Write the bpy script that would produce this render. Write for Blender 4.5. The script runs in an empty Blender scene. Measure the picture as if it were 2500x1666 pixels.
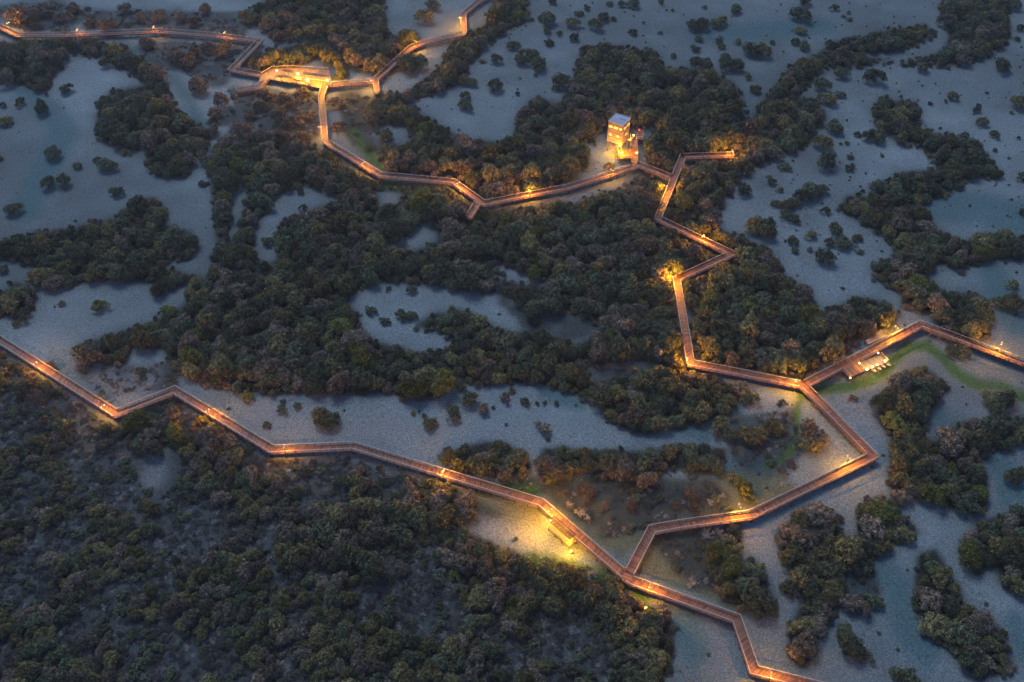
import bpy, math, random
import numpy as np
from mathutils import Vector, Matrix
random.seed(11); rng = np.random.default_rng(11)
sc = bpy.context.scene
C = sc.collection
R = math.radians

# ---------------------------------------------------------------- camera, sky, exposure
FPX, CX, CY, HCAM, DEP = 2450.0, 1250.0, 833.0, 190.0, R(45)
cam = bpy.data.objects.new('camera', bpy.data.cameras.new('camera')); C.objects.link(cam)
cam.location = (0, 0, HCAM); cam.rotation_euler = (R(90) - DEP, 0, 0)
cam.data.sensor_width = 36; cam.data.lens = FPX / 2500 * 36
cam.data.clip_start = 1; cam.data.clip_end = 9000
sc.camera = cam
w = bpy.data.worlds.new('World'); sc.world = w; w.use_nodes = True
wn = w.node_tree.nodes; bg = wn['Background']
sky = wn.new('ShaderNodeTexSky'); sky.sky_type = 'NISHITA'; sky.sun_disc = False
sky.sun_elevation = R(-2.5); sky.sun_rotation = R(-60); sky.air_density = 1.2; sky.dust_density = .6; sky.ozone_density = 3.0
tint = wn.new('ShaderNodeVectorMath'); tint.operation = 'MULTIPLY'; tint.inputs[1].default_value = (.93, 1.20, .95)
w.node_tree.links.new(sky.outputs[0], tint.inputs[0]); w.node_tree.links.new(tint.outputs[0], bg.inputs[0]); bg.inputs[1].default_value = 0.105
sun = bpy.data.objects.new('sun', bpy.data.lights.new('sun', 'SUN')); C.objects.link(sun)
sun.data.energy = 0.026; sun.data.angle = R(28); sun.data.color = (.80, .92, 1.0)
sun.rotation_euler = (R(-30), R(-18), 0)
sc.view_settings.view_transform = 'Standard'; sc.view_settings.look = 'None'
sc.view_settings.gamma = 1; sc.view_settings.exposure = 5.9
LAMP = 2.6        # one factor for the strength of all lamps

SD, CD = math.sin(DEP), math.cos(DEP)
def at(px, py, z=0.0):
    """the point at height z that the photo shows at pixel (px, py) of 2500 x 1666"""
    u = (px - CX) / FPX; v = (py - CY) / FPX
    t = (HCAM - z) / (SD + v * CD)
    return Vector((u * t, (CD - v * SD) * t, z))
def pix(x, y, z=0.0):
    dz = z - HCAM
    t = y * CD - dz * SD
    return CX + FPX * x / t, CY + FPX * (-(y * SD + dz * CD)) / t
def scale_at(y, z=0.0):           # pixels per metre
    return FPX / (y * CD - (z - HCAM) * SD)

# ---------------------------------------------------------------- materials
def newmat(name):
    m = bpy.data.materials.new(name); m.use_nodes = True
    return m, m.node_tree.nodes, m.node_tree.links, m.node_tree.nodes['Principled BSDF']
def simple(name, col, rough=.7, metal=0, var=.25, scale=3.0, bump=.0):
    m, n, l, b = newmat(name)
    tc = n.new('ShaderNodeTexCoord'); no = n.new('ShaderNodeTexNoise'); no.inputs['Scale'].default_value = scale
    no.inputs['Detail'].default_value = 6
    l.new(tc.outputs['Object'], no.inputs['Vector'])
    cr = n.new('ShaderNodeValToRGB')
    cr.color_ramp.elements[0].position = .3; cr.color_ramp.elements[1].position = .7
    cr.color_ramp.elements[0].color = tuple(c * (1 - var) for c in col) + (1,)
    cr.color_ramp.elements[1].color = tuple(min(1, c * (1 + var)) for c in col) + (1,)
    l.new(no.outputs[0], cr.inputs[0]); l.new(cr.outputs[0], b.inputs['Base Color'])
    b.inputs['Roughness'].default_value = rough; b.inputs['Metallic'].default_value = metal
    if bump:
        bp = n.new('ShaderNodeBump'); bp.inputs['Strength'].default_value = bump
        l.new(no.outputs[0], bp.inputs['Height']); l.new(bp.outputs[0], b.inputs['Normal'])
    return m
def leafmat(name, c1, c2):
    m, n, l, b = newmat(name)
    tc = n.new('ShaderNodeTexCoord'); no = n.new('ShaderNodeTexNoise'); no.inputs['Scale'].default_value = 3.2
    no.inputs['Detail'].default_value = 4
    oi = n.new('ShaderNodeObjectInfo')
    add = n.new('ShaderNodeVectorMath'); add.operation = 'ADD'
    cmb = n.new('ShaderNodeCombineXYZ')
    mu = n.new('ShaderNodeMath'); mu.operation = 'MULTIPLY'; mu.inputs[1].default_value = 40
    l.new(oi.outputs['Random'], mu.inputs[0]); l.new(mu.outputs[0], cmb.inputs[0])
    l.new(tc.outputs['Object'], add.inputs[0]); l.new(cmb.outputs[0], add.inputs[1]); l.new(add.outputs[0], no.inputs['Vector'])
    mix = n.new('ShaderNodeMix'); mix.data_type = 'RGBA'
    mix.inputs[6].default_value = (*c1, 1); mix.inputs[7].default_value = (*c2, 1)
    mr = n.new('ShaderNodeMapRange'); mr.inputs[1].default_value = .35; mr.inputs[2].default_value = .68
    l.new(no.outputs[0], mr.inputs[0]); l.new(mr.outputs[0], mix.inputs[0])
    hs = n.new('ShaderNodeHueSaturation')
    m2 = n.new('ShaderNodeMapRange'); m2.inputs[3].default_value = .6; m2.inputs[4].default_value = 1.5
    l.new(oi.outputs['Random'], m2.inputs[0]); l.new(m2.outputs[0], hs.inputs['Value'])
    l.new(mix.outputs[2], hs.inputs['Color']); l.new(hs.outputs[0], b.inputs['Base Color'])
    b.inputs['Roughness'].default_value = .8; b.inputs['Specular IOR Level'].default_value = .25
    tr = n.new('ShaderNodeBsdfTranslucent'); l.new(hs.outputs[0], tr.inputs[0])
    ms = n.new('ShaderNodeMixShader'); ms.inputs[0].default_value = .12
    l.new(b.outputs[0], ms.inputs[1]); l.new(tr.outputs[0], ms.inputs[2])
    l.new(ms.outputs[0], n['Material Output'].inputs[0])
    return m
LEAF = {
 'dark green': leafmat('leaf_dark_green', (.036, .046, .026), (.20, .21, .11)),
 'olive green': leafmat('leaf_olive', (.065, .060, .026), (.33, .28, .115)),
 'grey brown': leafmat('leaf_grey_brown', (.07, .056, .042), (.34, .26, .18)),
 'yellow green': leafmat('leaf_yellow_green', (.085, .095, .022), (.21, .205, .05)),
}
COLS = list(LEAF)
M_twig = simple('twig_brown', (.15, .12, .11), .9, 0, .35)
M_dry = leafmat('leaf_dry_brown', (.055, .048, .045), (.17, .145, .13))
M_red = leafmat('leaf_russet', (.10, .062, .040), (.24, .16, .105))
M_bare = simple('bare_branch_grey', (.42, .36, .33), .8, 0, .2)
M_bark = simple('bark_grey', (.12, .095, .075), .9, 0, .3)
M_rail = simple('weathered_handrail_wood', (.42, .34, .30), .6, 0, .2, 2)
M_post = simple('railing_post_wood', (.16, .09, .07), .7, 0, .3)
M_pile = simple('pile_wood', (.10, .07, .055), .8, 0, .3)
M_metal = simple('dark_pole_metal', (.09, .08, .075), .45, .7, .15)
M_pale = simple('pale_painted_metal', (.55, .5, .45), .5, .1, .1)
M_cream = simple('cream_timber', (.36, .31, .23), .6, 0, .15, 2)
M_slat = simple('dark_slat_wood', (.17, .10, .07), .6, 0, .3)
M_dark = simple('dark_stained_wood', (.055, .035, .03), .7, 0, .3)
M_grey = simple('grey_deck_wood', (.33, .31, .31), .7, 0, .2, 2)
M_roof = simple('tower_roof_sheet', (.46, .44, .52), .55, .1, .12, 1.2)
M_red_p = simple('red_paint', (.55, .04, .03), .5)
M_cyan = simple('turquoise_plastic', (.05, .42, .55), .35, 0, .08)
M_black = simple('black_plastic', (.02, .02, .022), .5)
M_cloth = simple('dark_cloth', (.03, .03, .04), .8)
M_skin = simple('skin', (.35, .2, .13), .6)

def plank_mat(name, c1, c2, freq=5.5):
    """boards laid across the walk: uv.x runs along it in metres, uv.y across"""
    m, n, l, b = newmat(name)
    uv = n.new('ShaderNodeUVMap')
    mp = n.new('ShaderNodeMapping'); mp.inputs['Scale'].default_value = (freq, .25, 1)
    l.new(uv.outputs[0], mp.inputs[0])
    sn = n.new('ShaderNodeVectorMath'); sn.operation = 'FLOOR'; l.new(mp.outputs[0], sn.inputs[0])
    wn_ = n.new('ShaderNodeTexWhiteNoise'); wn_.noise_dimensions = '2D'; l.new(sn.outputs[0], wn_.inputs['Vector'])
    no = n.new('ShaderNodeTexNoise'); no.inputs['Scale'].default_value = 1.0; no.inputs['Detail'].default_value = 5
    mp2 = n.new('ShaderNodeMapping'); mp2.inputs['Scale'].default_value = (1.6, .25, 1)
    l.new(uv.outputs[0], mp2.inputs[0]); l.new(mp2.outputs[0], no.inputs['Vector'])
    a = n.new('ShaderNodeMath'); a.operation = 'ADD'; l.new(wn_.outputs['Value'], a.inputs[0]); l.new(no.outputs[0], a.inputs[1])
    mr = n.new('ShaderNodeMapRange'); mr.inputs[1].default_value = .5; mr.inputs[2].default_value = 1.45
    l.new(a.outputs[0], mr.inputs[0])
    mix = n.new('ShaderNodeMix'); mix.data_type = 'RGBA'
    mix.inputs[6].default_value = (*c1, 1); mix.inputs[7].default_value = (*c2, 1)
    l.new(mr.outputs[0], mix.inputs[0]); l.new(mix.outputs[2], b.inputs['Base Color'])
    fr = n.new('ShaderNodeVectorMath'); fr.operation = 'FRACTION'; l.new(mp.outputs[0], fr.inputs[0])
    sp = n.new('ShaderNodeSeparateXYZ'); l.new(fr.outputs[0], sp.inputs[0])
    lt = n.new('ShaderNodeMath'); lt.operation = 'GREATER_THAN'; lt.inputs[1].default_value = .08; l.new(sp.outputs[0], lt.inputs[0])
    bp = n.new('ShaderNodeBump'); bp.inputs['Strength'].default_value = .6; bp.inputs['Distance'].default_value = .02
    l.new(lt.outputs[0], bp.inputs['Height']); l.new(bp.outputs[0], b.inputs['Normal'])
    b.inputs['Roughness'].default_value = .6
    return m
M_deck = plank_mat('red_brown_planks', (.09, .038, .024), (.31, .135, .078), 6.0)
M_deck_y = plank_mat('tan_planks', (.16, .10, .05), (.34, .23, .12), 6.0)
M_deck_g = plank_mat('grey_planks', (.13, .12, .125), (.27, .245, .25), 6.0)
M_clad = plank_mat('tower_cladding', (.38, .24, .17), (.58, .40, .28), 3.3)

def emis(name, col, s):
    m, n, l, b = newmat(name)
    b.inputs['Base Color'].default_value = (*col, 1)
    b.inputs['Emission Color'].default_value = (*col, 1); b.inputs['Emission Strength'].default_value = s
    return m
WARM = (1.0, .42, .02)
YEL = (1.0, .46, .02)
M_lens = emis('lamp_lens', (1.0, .55, .15), .4)
M_bulb = emis('bright_bulb', (1.0, .62, .2), .16)
M_win = emis('lit_window', (1.0, .5, .08), .035)
M_redl = emis('red_light', (1.0, .06, .03), .03)

# ---------------------------------------------------------------- mesh helpers
class MB:
    def __init__(s): s.v = []; s.f = []; s.uv = []
    def quad(s, a, b, c, d, uv=None):
        i = len(s.v); s.v += [tuple(a), tuple(b), tuple(c), tuple(d)]; s.f.append((i, i+1, i+2, i+3))
        s.uv.append(uv or [(0, 0), (1, 0), (1, 1), (0, 1)])
    def poly(s, pts, uv=None):
        i = len(s.v); s.v += [tuple(p) for p in pts]; s.f.append(tuple(range(i, i+len(pts))))
        s.uv.append(uv or [(p[0], p[1]) for p in pts])
    def hexa(s, b, t, uvrot=None):
        """b, t: four bottom and four top corners, same order (ccw from above)"""
        def U(q):
            e1 = (Vector(q[1]) - Vector(q[0])).length; e2 = (Vector(q[3]) - Vector(q[0])).length
            return [(0, 0), (e1, 0), (e1, e2), (0, e2)]
        for q in ([t[0], t[1], t[2], t[3]], [b[3], b[2], b[1], b[0]],
                  [b[0], b[1], t[1], t[0]], [b[1], b[2], t[2], t[1]], [b[2], b[3], t[3], t[2]], [b[3], b[0], t[0], t[3]]):
            u = U(q)
            if uvrot: u = [(y, x) for x, y in u]
            s.quad(*q, uv=u)
    def box(s, c, size, rz=0.0, uvrot=None):
        hx, hy, hz = size[0]/2, size[1]/2, size[2]/2
        ca, sa = math.cos(rz), math.sin(rz)
        def P(x, y, z): return (c[0] + x*ca - y*sa, c[1] + x*sa + y*ca, c[2] + z)
        b = [P(-hx, -hy, -hz), P(hx, -hy, -hz), P(hx, hy, -hz), P(-hx, hy, -hz)]
        t = [P(-hx, -hy, hz), P(hx, -hy, hz), P(hx, hy, hz), P(-hx, hy, hz)]
        s.hexa(b, t, uvrot)
    def bar(s, p, q, wd, ht):
        p = Vector(p); q = Vector(q); d = (q - p)
        if d.length < 1e-4: return
        d.normalize(); up = Vector((0, 0, 1))
        if abs(d.z) > .95: up = Vector((0, 1, 0))
        r = d.cross(up).normalized() * wd/2; u = r.cross(d).normalized() * ht/2
        s.hexa([p-r-u, p+r-u, q+r-u, q-r-u], [p-r+u, p+r+u, q+r+u, q-r+u])
    def tube(s, p, q, r1, r2, n=6, cap=True):
        p = Vector(p); q = Vector(q); d = (q-p).normalized()
        a = d.orthogonal().normalized(); b = d.cross(a)
        i = len(s.v)
        for k in range(n):
            t = 2*math.pi*k/n; o = a*math.cos(t) + b*math.sin(t)
            s.v.append(tuple(p+o*r1)); s.v.append(tuple(q+o*r2))
        for k in range(n):
            j = (k+1) % n
            s.f.append((i+2*k, i+2*j, i+2*j+1, i+2*k+1)); s.uv.append([(0, 0)]*4)
        if cap:
            s.f.append(tuple(i+2*k+1 for k in range(n))); s.uv.append([(0, 0)]*n)
            s.f.append(tuple(i+2*k for k in reversed(range(n)))); s.uv.append([(0, 0)]*n)
    def lathe(s, c, prof, n=10):
        i = len(s.v)
        for (r, z) in prof:
            for k in range(n):
                t = 2*math.pi*k/n
                s.v.append((c[0]+r*math.cos(t), c[1]+r*math.sin(t), c[2]+z))
        for a in range(len(prof)-1):
            for k in range(n):
                j = (k+1) % n
                s.f.append((i+a*n+k, i+a*n+j, i+(a+1)*n+j, i+(a+1)*n+k)); s.uv.append([(0, 0)]*4)
    def mesh(s, name, mat):
        me = bpy.data.meshes.new(name); me.from_pydata(s.v, [], s.f)
        if s.uv:
            ul = me.uv_layers.new(name='UVMap')
            flat = [c for u in s.uv for p in u for c in p]
            if len(flat) == 2*len(me.loops): ul.data.foreach_set('uv', flat)
        if mat: me.materials.append(mat)
        me.update(); return me
    def build(s, name, mat, parent=None):
        o = bpy.data.objects.new(name, s.mesh(name, mat)); C.objects.link(o)
        if parent:
            o.parent = parent
            o.matrix_parent_inverse = parent_inv(parent)
        return o
def parent_inv(p):
    m = Matrix.LocRotScale(p.location, p.rotation_euler, p.scale)
    q = p.parent
    if q is not None:
        m = parent_world(q) @ m if p.get('_loc') else parent_world(p)
    return m.inverted()
def parent_world(p):
    m = Matrix.LocRotScale(p.location, p.rotation_euler, p.scale)
    if p.parent is not None: m = parent_world(p.parent) @ p.matrix_parent_inverse @ m
    return m
def parent_inv(p): return parent_world(p).inverted()
def tag(o, label=None, cat=None, group=None, kind=None):
    if label: o['label'] = label
    if cat: o['category'] = cat
    if group: o['group'] = group
    if kind: o['kind'] = kind
    return o
def empty(name, loc, label=None, cat=None, group=None):
    o = bpy.data.objects.new(name, None); o.location = loc; o.empty_display_size = .3; C.objects.link(o)
    return tag(o, label, cat, group)

# ---------------------------------------------------------------- layout: walks, platforms (pixels of the photo, on the deck)
ZD = 1.4; WD = 2.15
RUNS = [
 ('south', [(-80,783),(284,1014),(427,957),(666,1102),(862,1093),(1321,1232),(1541,1422),(1797,1515),(1840,1641),(2060,1697)],
   'long red-brown boardwalk zigzagging from the left edge past the slatted pavilion to the bottom'),
 ('east', [(1531,1412),(1591,1297),(1660,1285),(1833,1261),(2130,1117),(1960,945)],
   'boardwalk loop from the fork below the pavilion round to the three-way junction'),
 ('kayak', [(1960,945),(2247,796),(2500,890),(2620,935)],
   'boardwalk leading from the three-way junction past the kayak deck to the right edge'),
 ('zigzag', [(1960,945),(1685,891),(1651,686),(1786,624),(1606,538),(1667,386),(1790,382)],
   'sharply zigzagging boardwalk through dense trees ending at a dead-end lookout'),
 ('centre', [(1640,438),(1560,406),(1387,461),(1181,501),(1107,448),(928,431),(795,349),(785,243),(789,226),(797,207)],
   'central boardwalk running from the zigzag past the tower up to the seating platform'),
 ('stub', [(1169,495),(1144,535)], 'short stub of boardwalk jutting out below the V-shaped bend'),
 ('north', [(800,211),(914,201),(962,158),(1005,119),(1036,107),(1133,84),(1131,38),(1165,9),(1215,-25)],
   'upper boardwalk climbing from the seating platform to the top edge of the view'),
 ('drop', [(917,201),(921,230)], 'short boardwalk stub beside the lamp right of the seating platform'),
 ('west', [(660,190),(567,173),(635,103),(507,88),(393,79),(161,88),(46,89),(0,68),(-70,38)],
   'upper left boardwalk running from the seating platform to the left edge'),
 ('hook', [(652,194),(633,216),(578,223)], 'short hooked boardwalk below left of the seating platform'),
 ('towerwalk', [(1550,406),(1546,334)], 'straight boardwalk leading from the main walk up to the observation tower'),
]
runs = []
for i, (k, pts, lab) in enumerate(RUNS):
    z = ZD + .005*i
    runs.append(dict(key=k, px=pts, z=z, lab=lab, w=[at(a, b, z) for a, b in pts]))
PLAT = {   # name: pixel outline on the deck
 'seat': [(636,184),(664,168),(716,166),(805,172),(808,190),(810,213),(788,216),(760,212),(700,203),(655,194),(632,200)],
 'kayak': [(2055,904),(2074,923),(2110,906),(2092,886)],
 'dock': [(2111,906),(2167,886),(2150,867),(2093,886)],
 'ndock': [(2120,842),(2162,822),(2152,806),(2112,832)],
 'towerplat': [(1507,365),(1541,365),(1541,388),(1509,388)],
 'towerside': [(1554,324),(1569,324),(1572,341),(1554,341)],
 'pav': [(1341,1290),(1352,1276),(1409,1327),(1391,1340)],
}
def seg_d(p, a, b):
    ax, ay = a[0], a[1]; bx, by = b[0]-ax, b[1]-ay
    L = bx*bx+by*by
    t = 0 if L == 0 else max(0, min(1, ((p[0]-ax)*bx+(p[1]-ay)*by)/L))
    return math.hypot(p[0]-ax-t*bx, p[1]-ay-t*by)
def poly_d(p, pts): return min(seg_d(p, pts[i], pts[i+1]) for i in range(len(pts)-1))
def inside(p, poly):
    c = False; n = len(poly); j = n-1
    for i in range(n):
        xi, yi = poly[i][0], poly[i][1]; xj, yj = poly[j][0], poly[j][1]
        if (yi > p[1]) != (yj > p[1]) and p[0] < (xj-xi)*(p[1]-yi)/(yj-yi)+xi: c = not c
        j = i
    return c
PZ = {'seat': ZD+.06, 'kayak': ZD-.01, 'dock': 1.0, 'ndock': 1.15, 'towerplat': ZD-.012, 'towerside': ZD-.02, 'pav': ZD-.016}
platw = {k: [at(a, b, PZ[k]) for a, b in v] for k, v in PLAT.items()}
# the pavilion floor, tower deck: true rectangles
def rect_from(px4, z):
    q = [at(a, b, z) for a, b in px4]
    c = sum(q, Vector())/4
    e = ((q[1]-q[0]) + (q[2]-q[3])); ang = math.atan2(e.y, e.x)
    L = ((q[1]-q[0]).length + (q[2]-q[3]).length)/2; W = ((q[3]-q[0]).length + (q[2]-q[1]).length)/2
    return c, ang, L, W
def loc(c, ang, x, y, z=0.0):
    return Vector((c.x + x*math.cos(ang) - y*math.sin(ang), c.y + x*math.sin(ang) + y*math.cos(ang), c.z + z))

# ---------------------------------------------------------------- ground masks (polygons in the 2353-wide view)
V = 1.0625
def vv(poly): return [(x*V, y*V) for x, y in poly]
GROVES = {
 'upper left': [(0,100),(60,95),(130,88),(200,92),(290,110),(330,150),(300,165),(220,125),(150,125),(125,165),(110,205),(95,215),(60,195),(0,190)],
 'arc': [(270,140),(330,140),(375,180),(385,215),(410,260),(470,295),(480,340),(440,370),(430,405),(370,408),(340,390),(345,345),(300,345),(240,330),(215,285),(235,250),(225,235),(250,215),(320,200),(350,195),(300,165)],
 'left': [(0,555),(60,540),(150,530),(270,500),(320,455),(350,455),(380,490),(375,530),(440,530),(450,570),(430,600),(380,590),(370,640),(300,645),(240,640),(190,650),(120,660),(70,640),(80,610),(0,590)],
 'leftedge': [(0,690),(30,650),(70,655),(80,690),(50,730),(0,725)],
 'centre': [(470,370),(520,310),(600,310),(700,330),(760,355),(830,400),(870,425),(950,435),(1040,440),(1085,475),(1110,490),(1300,465),(1310,470),(1440,430),(1480,400),(1530,425),(1505,500),(1550,535),(1680,590),(1545,645),(1550,700),(1575,840),(1620,862),(1700,893),(1740,900),(1700,930),(1640,960),(1560,985),(1470,1000),(1390,960),(1380,920),(1230,880),(1080,880),(960,925),(900,905),(700,900),(560,905),(470,880),(400,850),(380,800),(300,800),(270,840),(190,830),(170,800),(300,760),(400,720),(430,700),(440,650),(360,680),(345,640),(370,620),(480,640),(500,560),(490,440)],
 'zig': [(1565,375),(1690,368),(1700,400),(1680,430),(1650,480),(1640,520),(1700,545),(1760,570),(1800,630),(1860,680),(1880,720),(1980,690),(2040,700),(2070,730),(1960,790),(1950,800),(1880,850),(1840,868),(1700,850),(1600,830),(1580,700),(1560,650),(1690,585),(1510,505)],
 'tower': [(1190,270),(1230,225),(1290,245),(1320,180),(1340,110),(1400,105),(1500,120),(1530,160),(1600,160),(1680,190),(1700,220),(1720,300),(1740,250),(1780,200),(1820,150),(1880,130),(1900,105),(2050,70),(2130,60),(2150,80),(2080,110),(1960,130),(2060,145),(2150,130),(2180,105),(2180,70),(2160,10),(2260,0),(2310,0),(2320,80),(2300,110),(2210,150),(2060,145),(1960,150),(1880,155),(1860,190),(1820,230),(1870,230),(1900,270),(1850,330),(1740,380),(1700,400),(1690,350),(1560,360),(1530,400),(1480,375),(1400,390),(1290,430),(1100,465),(1050,415),(900,400),(870,350),(870,310),(840,270),(860,220),(930,215),(1010,160),(1040,100),(1120,60),(1140,0),(1210,0),(1210,40),(1150,75),(1080,140),(1060,190),(960,225),(920,240),(970,260),(1010,290),(1060,320),(1180,330)],
 'topleft': [(560,40),(620,0),(800,0),(880,0),(890,90),(960,75),(958,105),(930,150),(900,165),(850,170),(815,150),(790,130),(760,105),(700,85),(640,100),(600,60)],
 'seatring': [(560,150),(600,125),(650,110),(700,105),(750,105),(790,130),(800,160),(795,185),(775,180),(770,145),(740,138),(690,140),(690,150),(650,158),(600,170),(565,165)],
 'right': [(2010,240),(2030,225),(2110,240),(2115,270),(2100,300),(2180,310),(2240,340),(2300,390),(2300,410),(2240,405),(2200,430),(2120,470),(2150,530),(2220,560),(2260,540),(2353,545),(2353,590),(2270,600),(2200,620),(2150,600),(2130,640),(2170,680),(2250,680),(2280,710),(2270,770),(2200,790),(2160,750),(2140,720),(2080,700),(2060,660),(2010,640),(2010,610),(2060,590),(2040,540),(2000,520),(1930,480),(1940,450),(2010,450),(2060,400),(2120,395),(2170,390),(2130,340),(2060,320),(2010,290)],
 'lowright': [(2020,920),(2060,870),(2120,845),(2170,880),(2180,900),(2130,980),(2100,1000),(2160,1020),(2190,970),(2290,970),(2353,960),(2353,1010),(2250,1060),(2270,1100),(2260,1180),(2180,1170),(2110,1140),(2060,1160),(2040,1100),(2050,1010),(2020,970)],
 'redge': [(2210,1240),(2260,1200),(2353,1170),(2353,1380),(2300,1340),(2280,1300),(2240,1320),(2210,1290)],
 'brow': [(2110,1280),(2150,1260),(2200,1340),(2210,1380),(2300,1450),(2330,1540),(2250,1560),(2190,1500),(2130,1460),(2100,1380)],
 'knoll': [(1790,1220),(1860,1160),(1930,1190),(1930,1240),(1975,1240),(1970,1160),(2020,1140),(2070,1180),(2110,1230),(2050,1250),(2000,1290),(1980,1330),(1930,1310),(1920,1400),(1900,1430),(1880,1470),(1850,1540),(1810,1500),(1820,1430),(1840,1400),(1830,1330),(1790,1260)],
 'fork': [(1630,1290),(1660,1210),(1690,1195),(1710,1220),(1690,1290),(1740,1290),(1780,1370),(1790,1400),(1740,1420),(1660,1370)],
 'bottom': [(1390,1400),(1440,1385),(1530,1405),(1550,1460),(1540,1530),(1500,1575),(1400,1575),(1420,1500),(1380,1440)],
 'southbank': [(1000,1045),(1100,1020),(1150,1015),(1210,1045),(1215,1090),(1150,1100),(1060,1085)],
 'southbank2': [(1240,1030),(1480,1040),(1560,1025),(1670,1030),(1660,1090),(1530,1080),(1500,1105),(1300,1090),(1250,1105)],
 'pavgrove': [(1050,1225),(1120,1240),(1180,1290),(1320,1305),(1370,1345),(1330,1400),(1200,1400),(1060,1390),(1080,1320),(1060,1280)],
 'slope': [(1000,1120),(1090,1140),(1090,1180),(1020,1205),(960,1240),(830,1260),(900,1330),(660,1290),(650,1180),(720,1180),(840,1160),(950,1125)],
 'leftbrush': [(430,1010),(560,1010),(540,1080),(480,1110),(440,1060)],
 'leftbrush2': [(300,975),(400,950),(430,1000),(380,1035),(300,1030)],
}
HOLES = [
 [(590,520),(640,440),(700,430),(790,445),(770,470),(720,485),(660,500),(640,520),(640,600),(600,615),(580,570)],
 [(800,680),(860,650),(960,650),(1060,665),(1180,680),(1230,740),(1220,770),(1140,760),(1080,715),(1000,720),(950,750),(1030,770),(1060,800),(960,812),(850,780),(820,750),(830,720),(795,700)],
 [(1090,590),(1180,610),(1255,640),(1250,662),(1150,650),(1140,620),(1100,605)],
 [(880,560),(930,540),(970,500),(1010,520),(1005,560),(950,580),(900,580)],
 [(860,430),(930,440),(920,470),(870,475)],
 [(1230,720),(1330,710),(1400,760),(1330,790),(1250,770)],
 [(1340,850),(1480,820),(1560,830),(1480,850),(1360,885)],
 [(1275,440),(1350,375),(1350,330),(1385,300),(1400,330),(1450,330),(1450,295),(1500,280),(1505,305),(1485,330),(1492,370),(1430,405),(1300,470)],
 [(860,285),(940,285),(945,340),(880,325)],
 [(2225,905),(2260,940),(2180,990),(2120,980),(2170,900)],
 [(535,440),(560,400),(570,450),(540,560),(515,560)],
]
SCRUB = {
 'a': [(320,90),(580,105),(540,150),(520,200),(480,200),(400,150),(370,180),(310,110)],
 'b': [(520,200),(740,215),(730,330),(600,330),(560,300),(470,280),(540,240)],
 'c': [(160,20),(600,30),(560,90),(200,70)],
 'c2': [(0,10),(140,0),(200,40),(160,75),(60,70),(0,50)],
 'd2': [(1150,1105),(1300,1090),(1640,1100),(1700,1180),(1640,1195),(1500,1205),(1400,1240),(1250,1140)],
 'd3': [(1480,1235),(1640,1210),(1660,1300),(1780,1390),(1600,1350)],
 'd': [(1300,1100),(1480,1100),(1640,1110),(1640,1170),(1560,1175),(1460,1190),(1350,1140)],
 'e': [(780,210),(860,220),(840,280),(870,350),(800,330),(780,260)],
 'f': [(0,810),(80,860),(260,980),(400,915),(620,1060),(800,1055),(1040,1120),(1160,1180),(1040,1240),(1200,1270),(1420,1330),(1480,1400),(1380,1575),(0,1575)],
 'g': [(1150,640),(1250,700),(1340,700),(1400,770),(1240,790),(1150,700)],
 'h': [(1680,960),(1830,940),(1840,1060),(1760,1100),(1680,1060)],
 'i': [(1330,830),(1560,810),(1560,860),(1340,890)],
 'j': [(1000,430),(1080,480),(1070,520),(990,470)],
 'k': [(180,850),(400,830),(420,900),(330,900),(240,920),(210,890)],
 'l': [(1600,1290),(1520,1220),(1640,1215),(1640,1300)],
 'm': [(1880,1340),(2010,1300),(2030,1370),(1960,1420)],
}
ALGAE = [([(1850,905),(1900,893),(1960,888),(2030,862),(2060,820),(2090,795),(2130,795),(2170,825),(2200,862),(2250,885),(2300,888),(2360,920)], 12),
 ([(1840,900),(1830,960),(1835,1010),(1795,1060),(1760,1070)], 7),
 ([(812,300),(835,340),(885,395)], 7),
 ([(1100,1120),(1230,1130)], 14), ([(870,425),(1000,440)], 10), ([(1220,1290),(1400,1330),(1470,1370)], 22)]
TEAL = [([(2140,470),(2250,480),(2340,500)], 40), ([(2280,630),(2340,740)], 34), ([(2010,1290),(2060,1340),(2080,1440),(2130,1500)], 34), ([(1950,1290),(2000,1400)], 24), ([(2290,1060),(2340,1130)], 30), ([(60,200),(150,300),(60,480)], 30), ([(1570,1420),(1600,1500)], 34), ([(2330,1420),(2353,1500)], 20), ([(1250,900),(1330,930)], 16), ([(1560,980),(1620,1000)], 22), ([(1680,230),(1760,300)], 14), ([(1600,80),(1900,60)], 20), ([(270,95),(340,140),(400,180),(430,225),(470,300)], 14), ([(1690,990),(1780,1040),(1720,1080),(1620,1080)], 26),
 ([(2150,960),(2200,1010)], 26), ([(1680,960),(1800,1000)], 20), ([(2300,1060),(2310,1150)], 16), ([(380,340),(440,400),(470,370)], 8)]
PALE = [([(240,880),(300,900),(340,860)], 30), ([(560,940),(800,985),(1100,1010),(1400,1010)], 36), ([(1100,1210),(1220,1230)], 26), ([(360,1070),(350,1100)], 26),
 ([(1720,1200),(1760,1270)], 30),([(1950,940),(2010,1000)], 28)]

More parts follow.
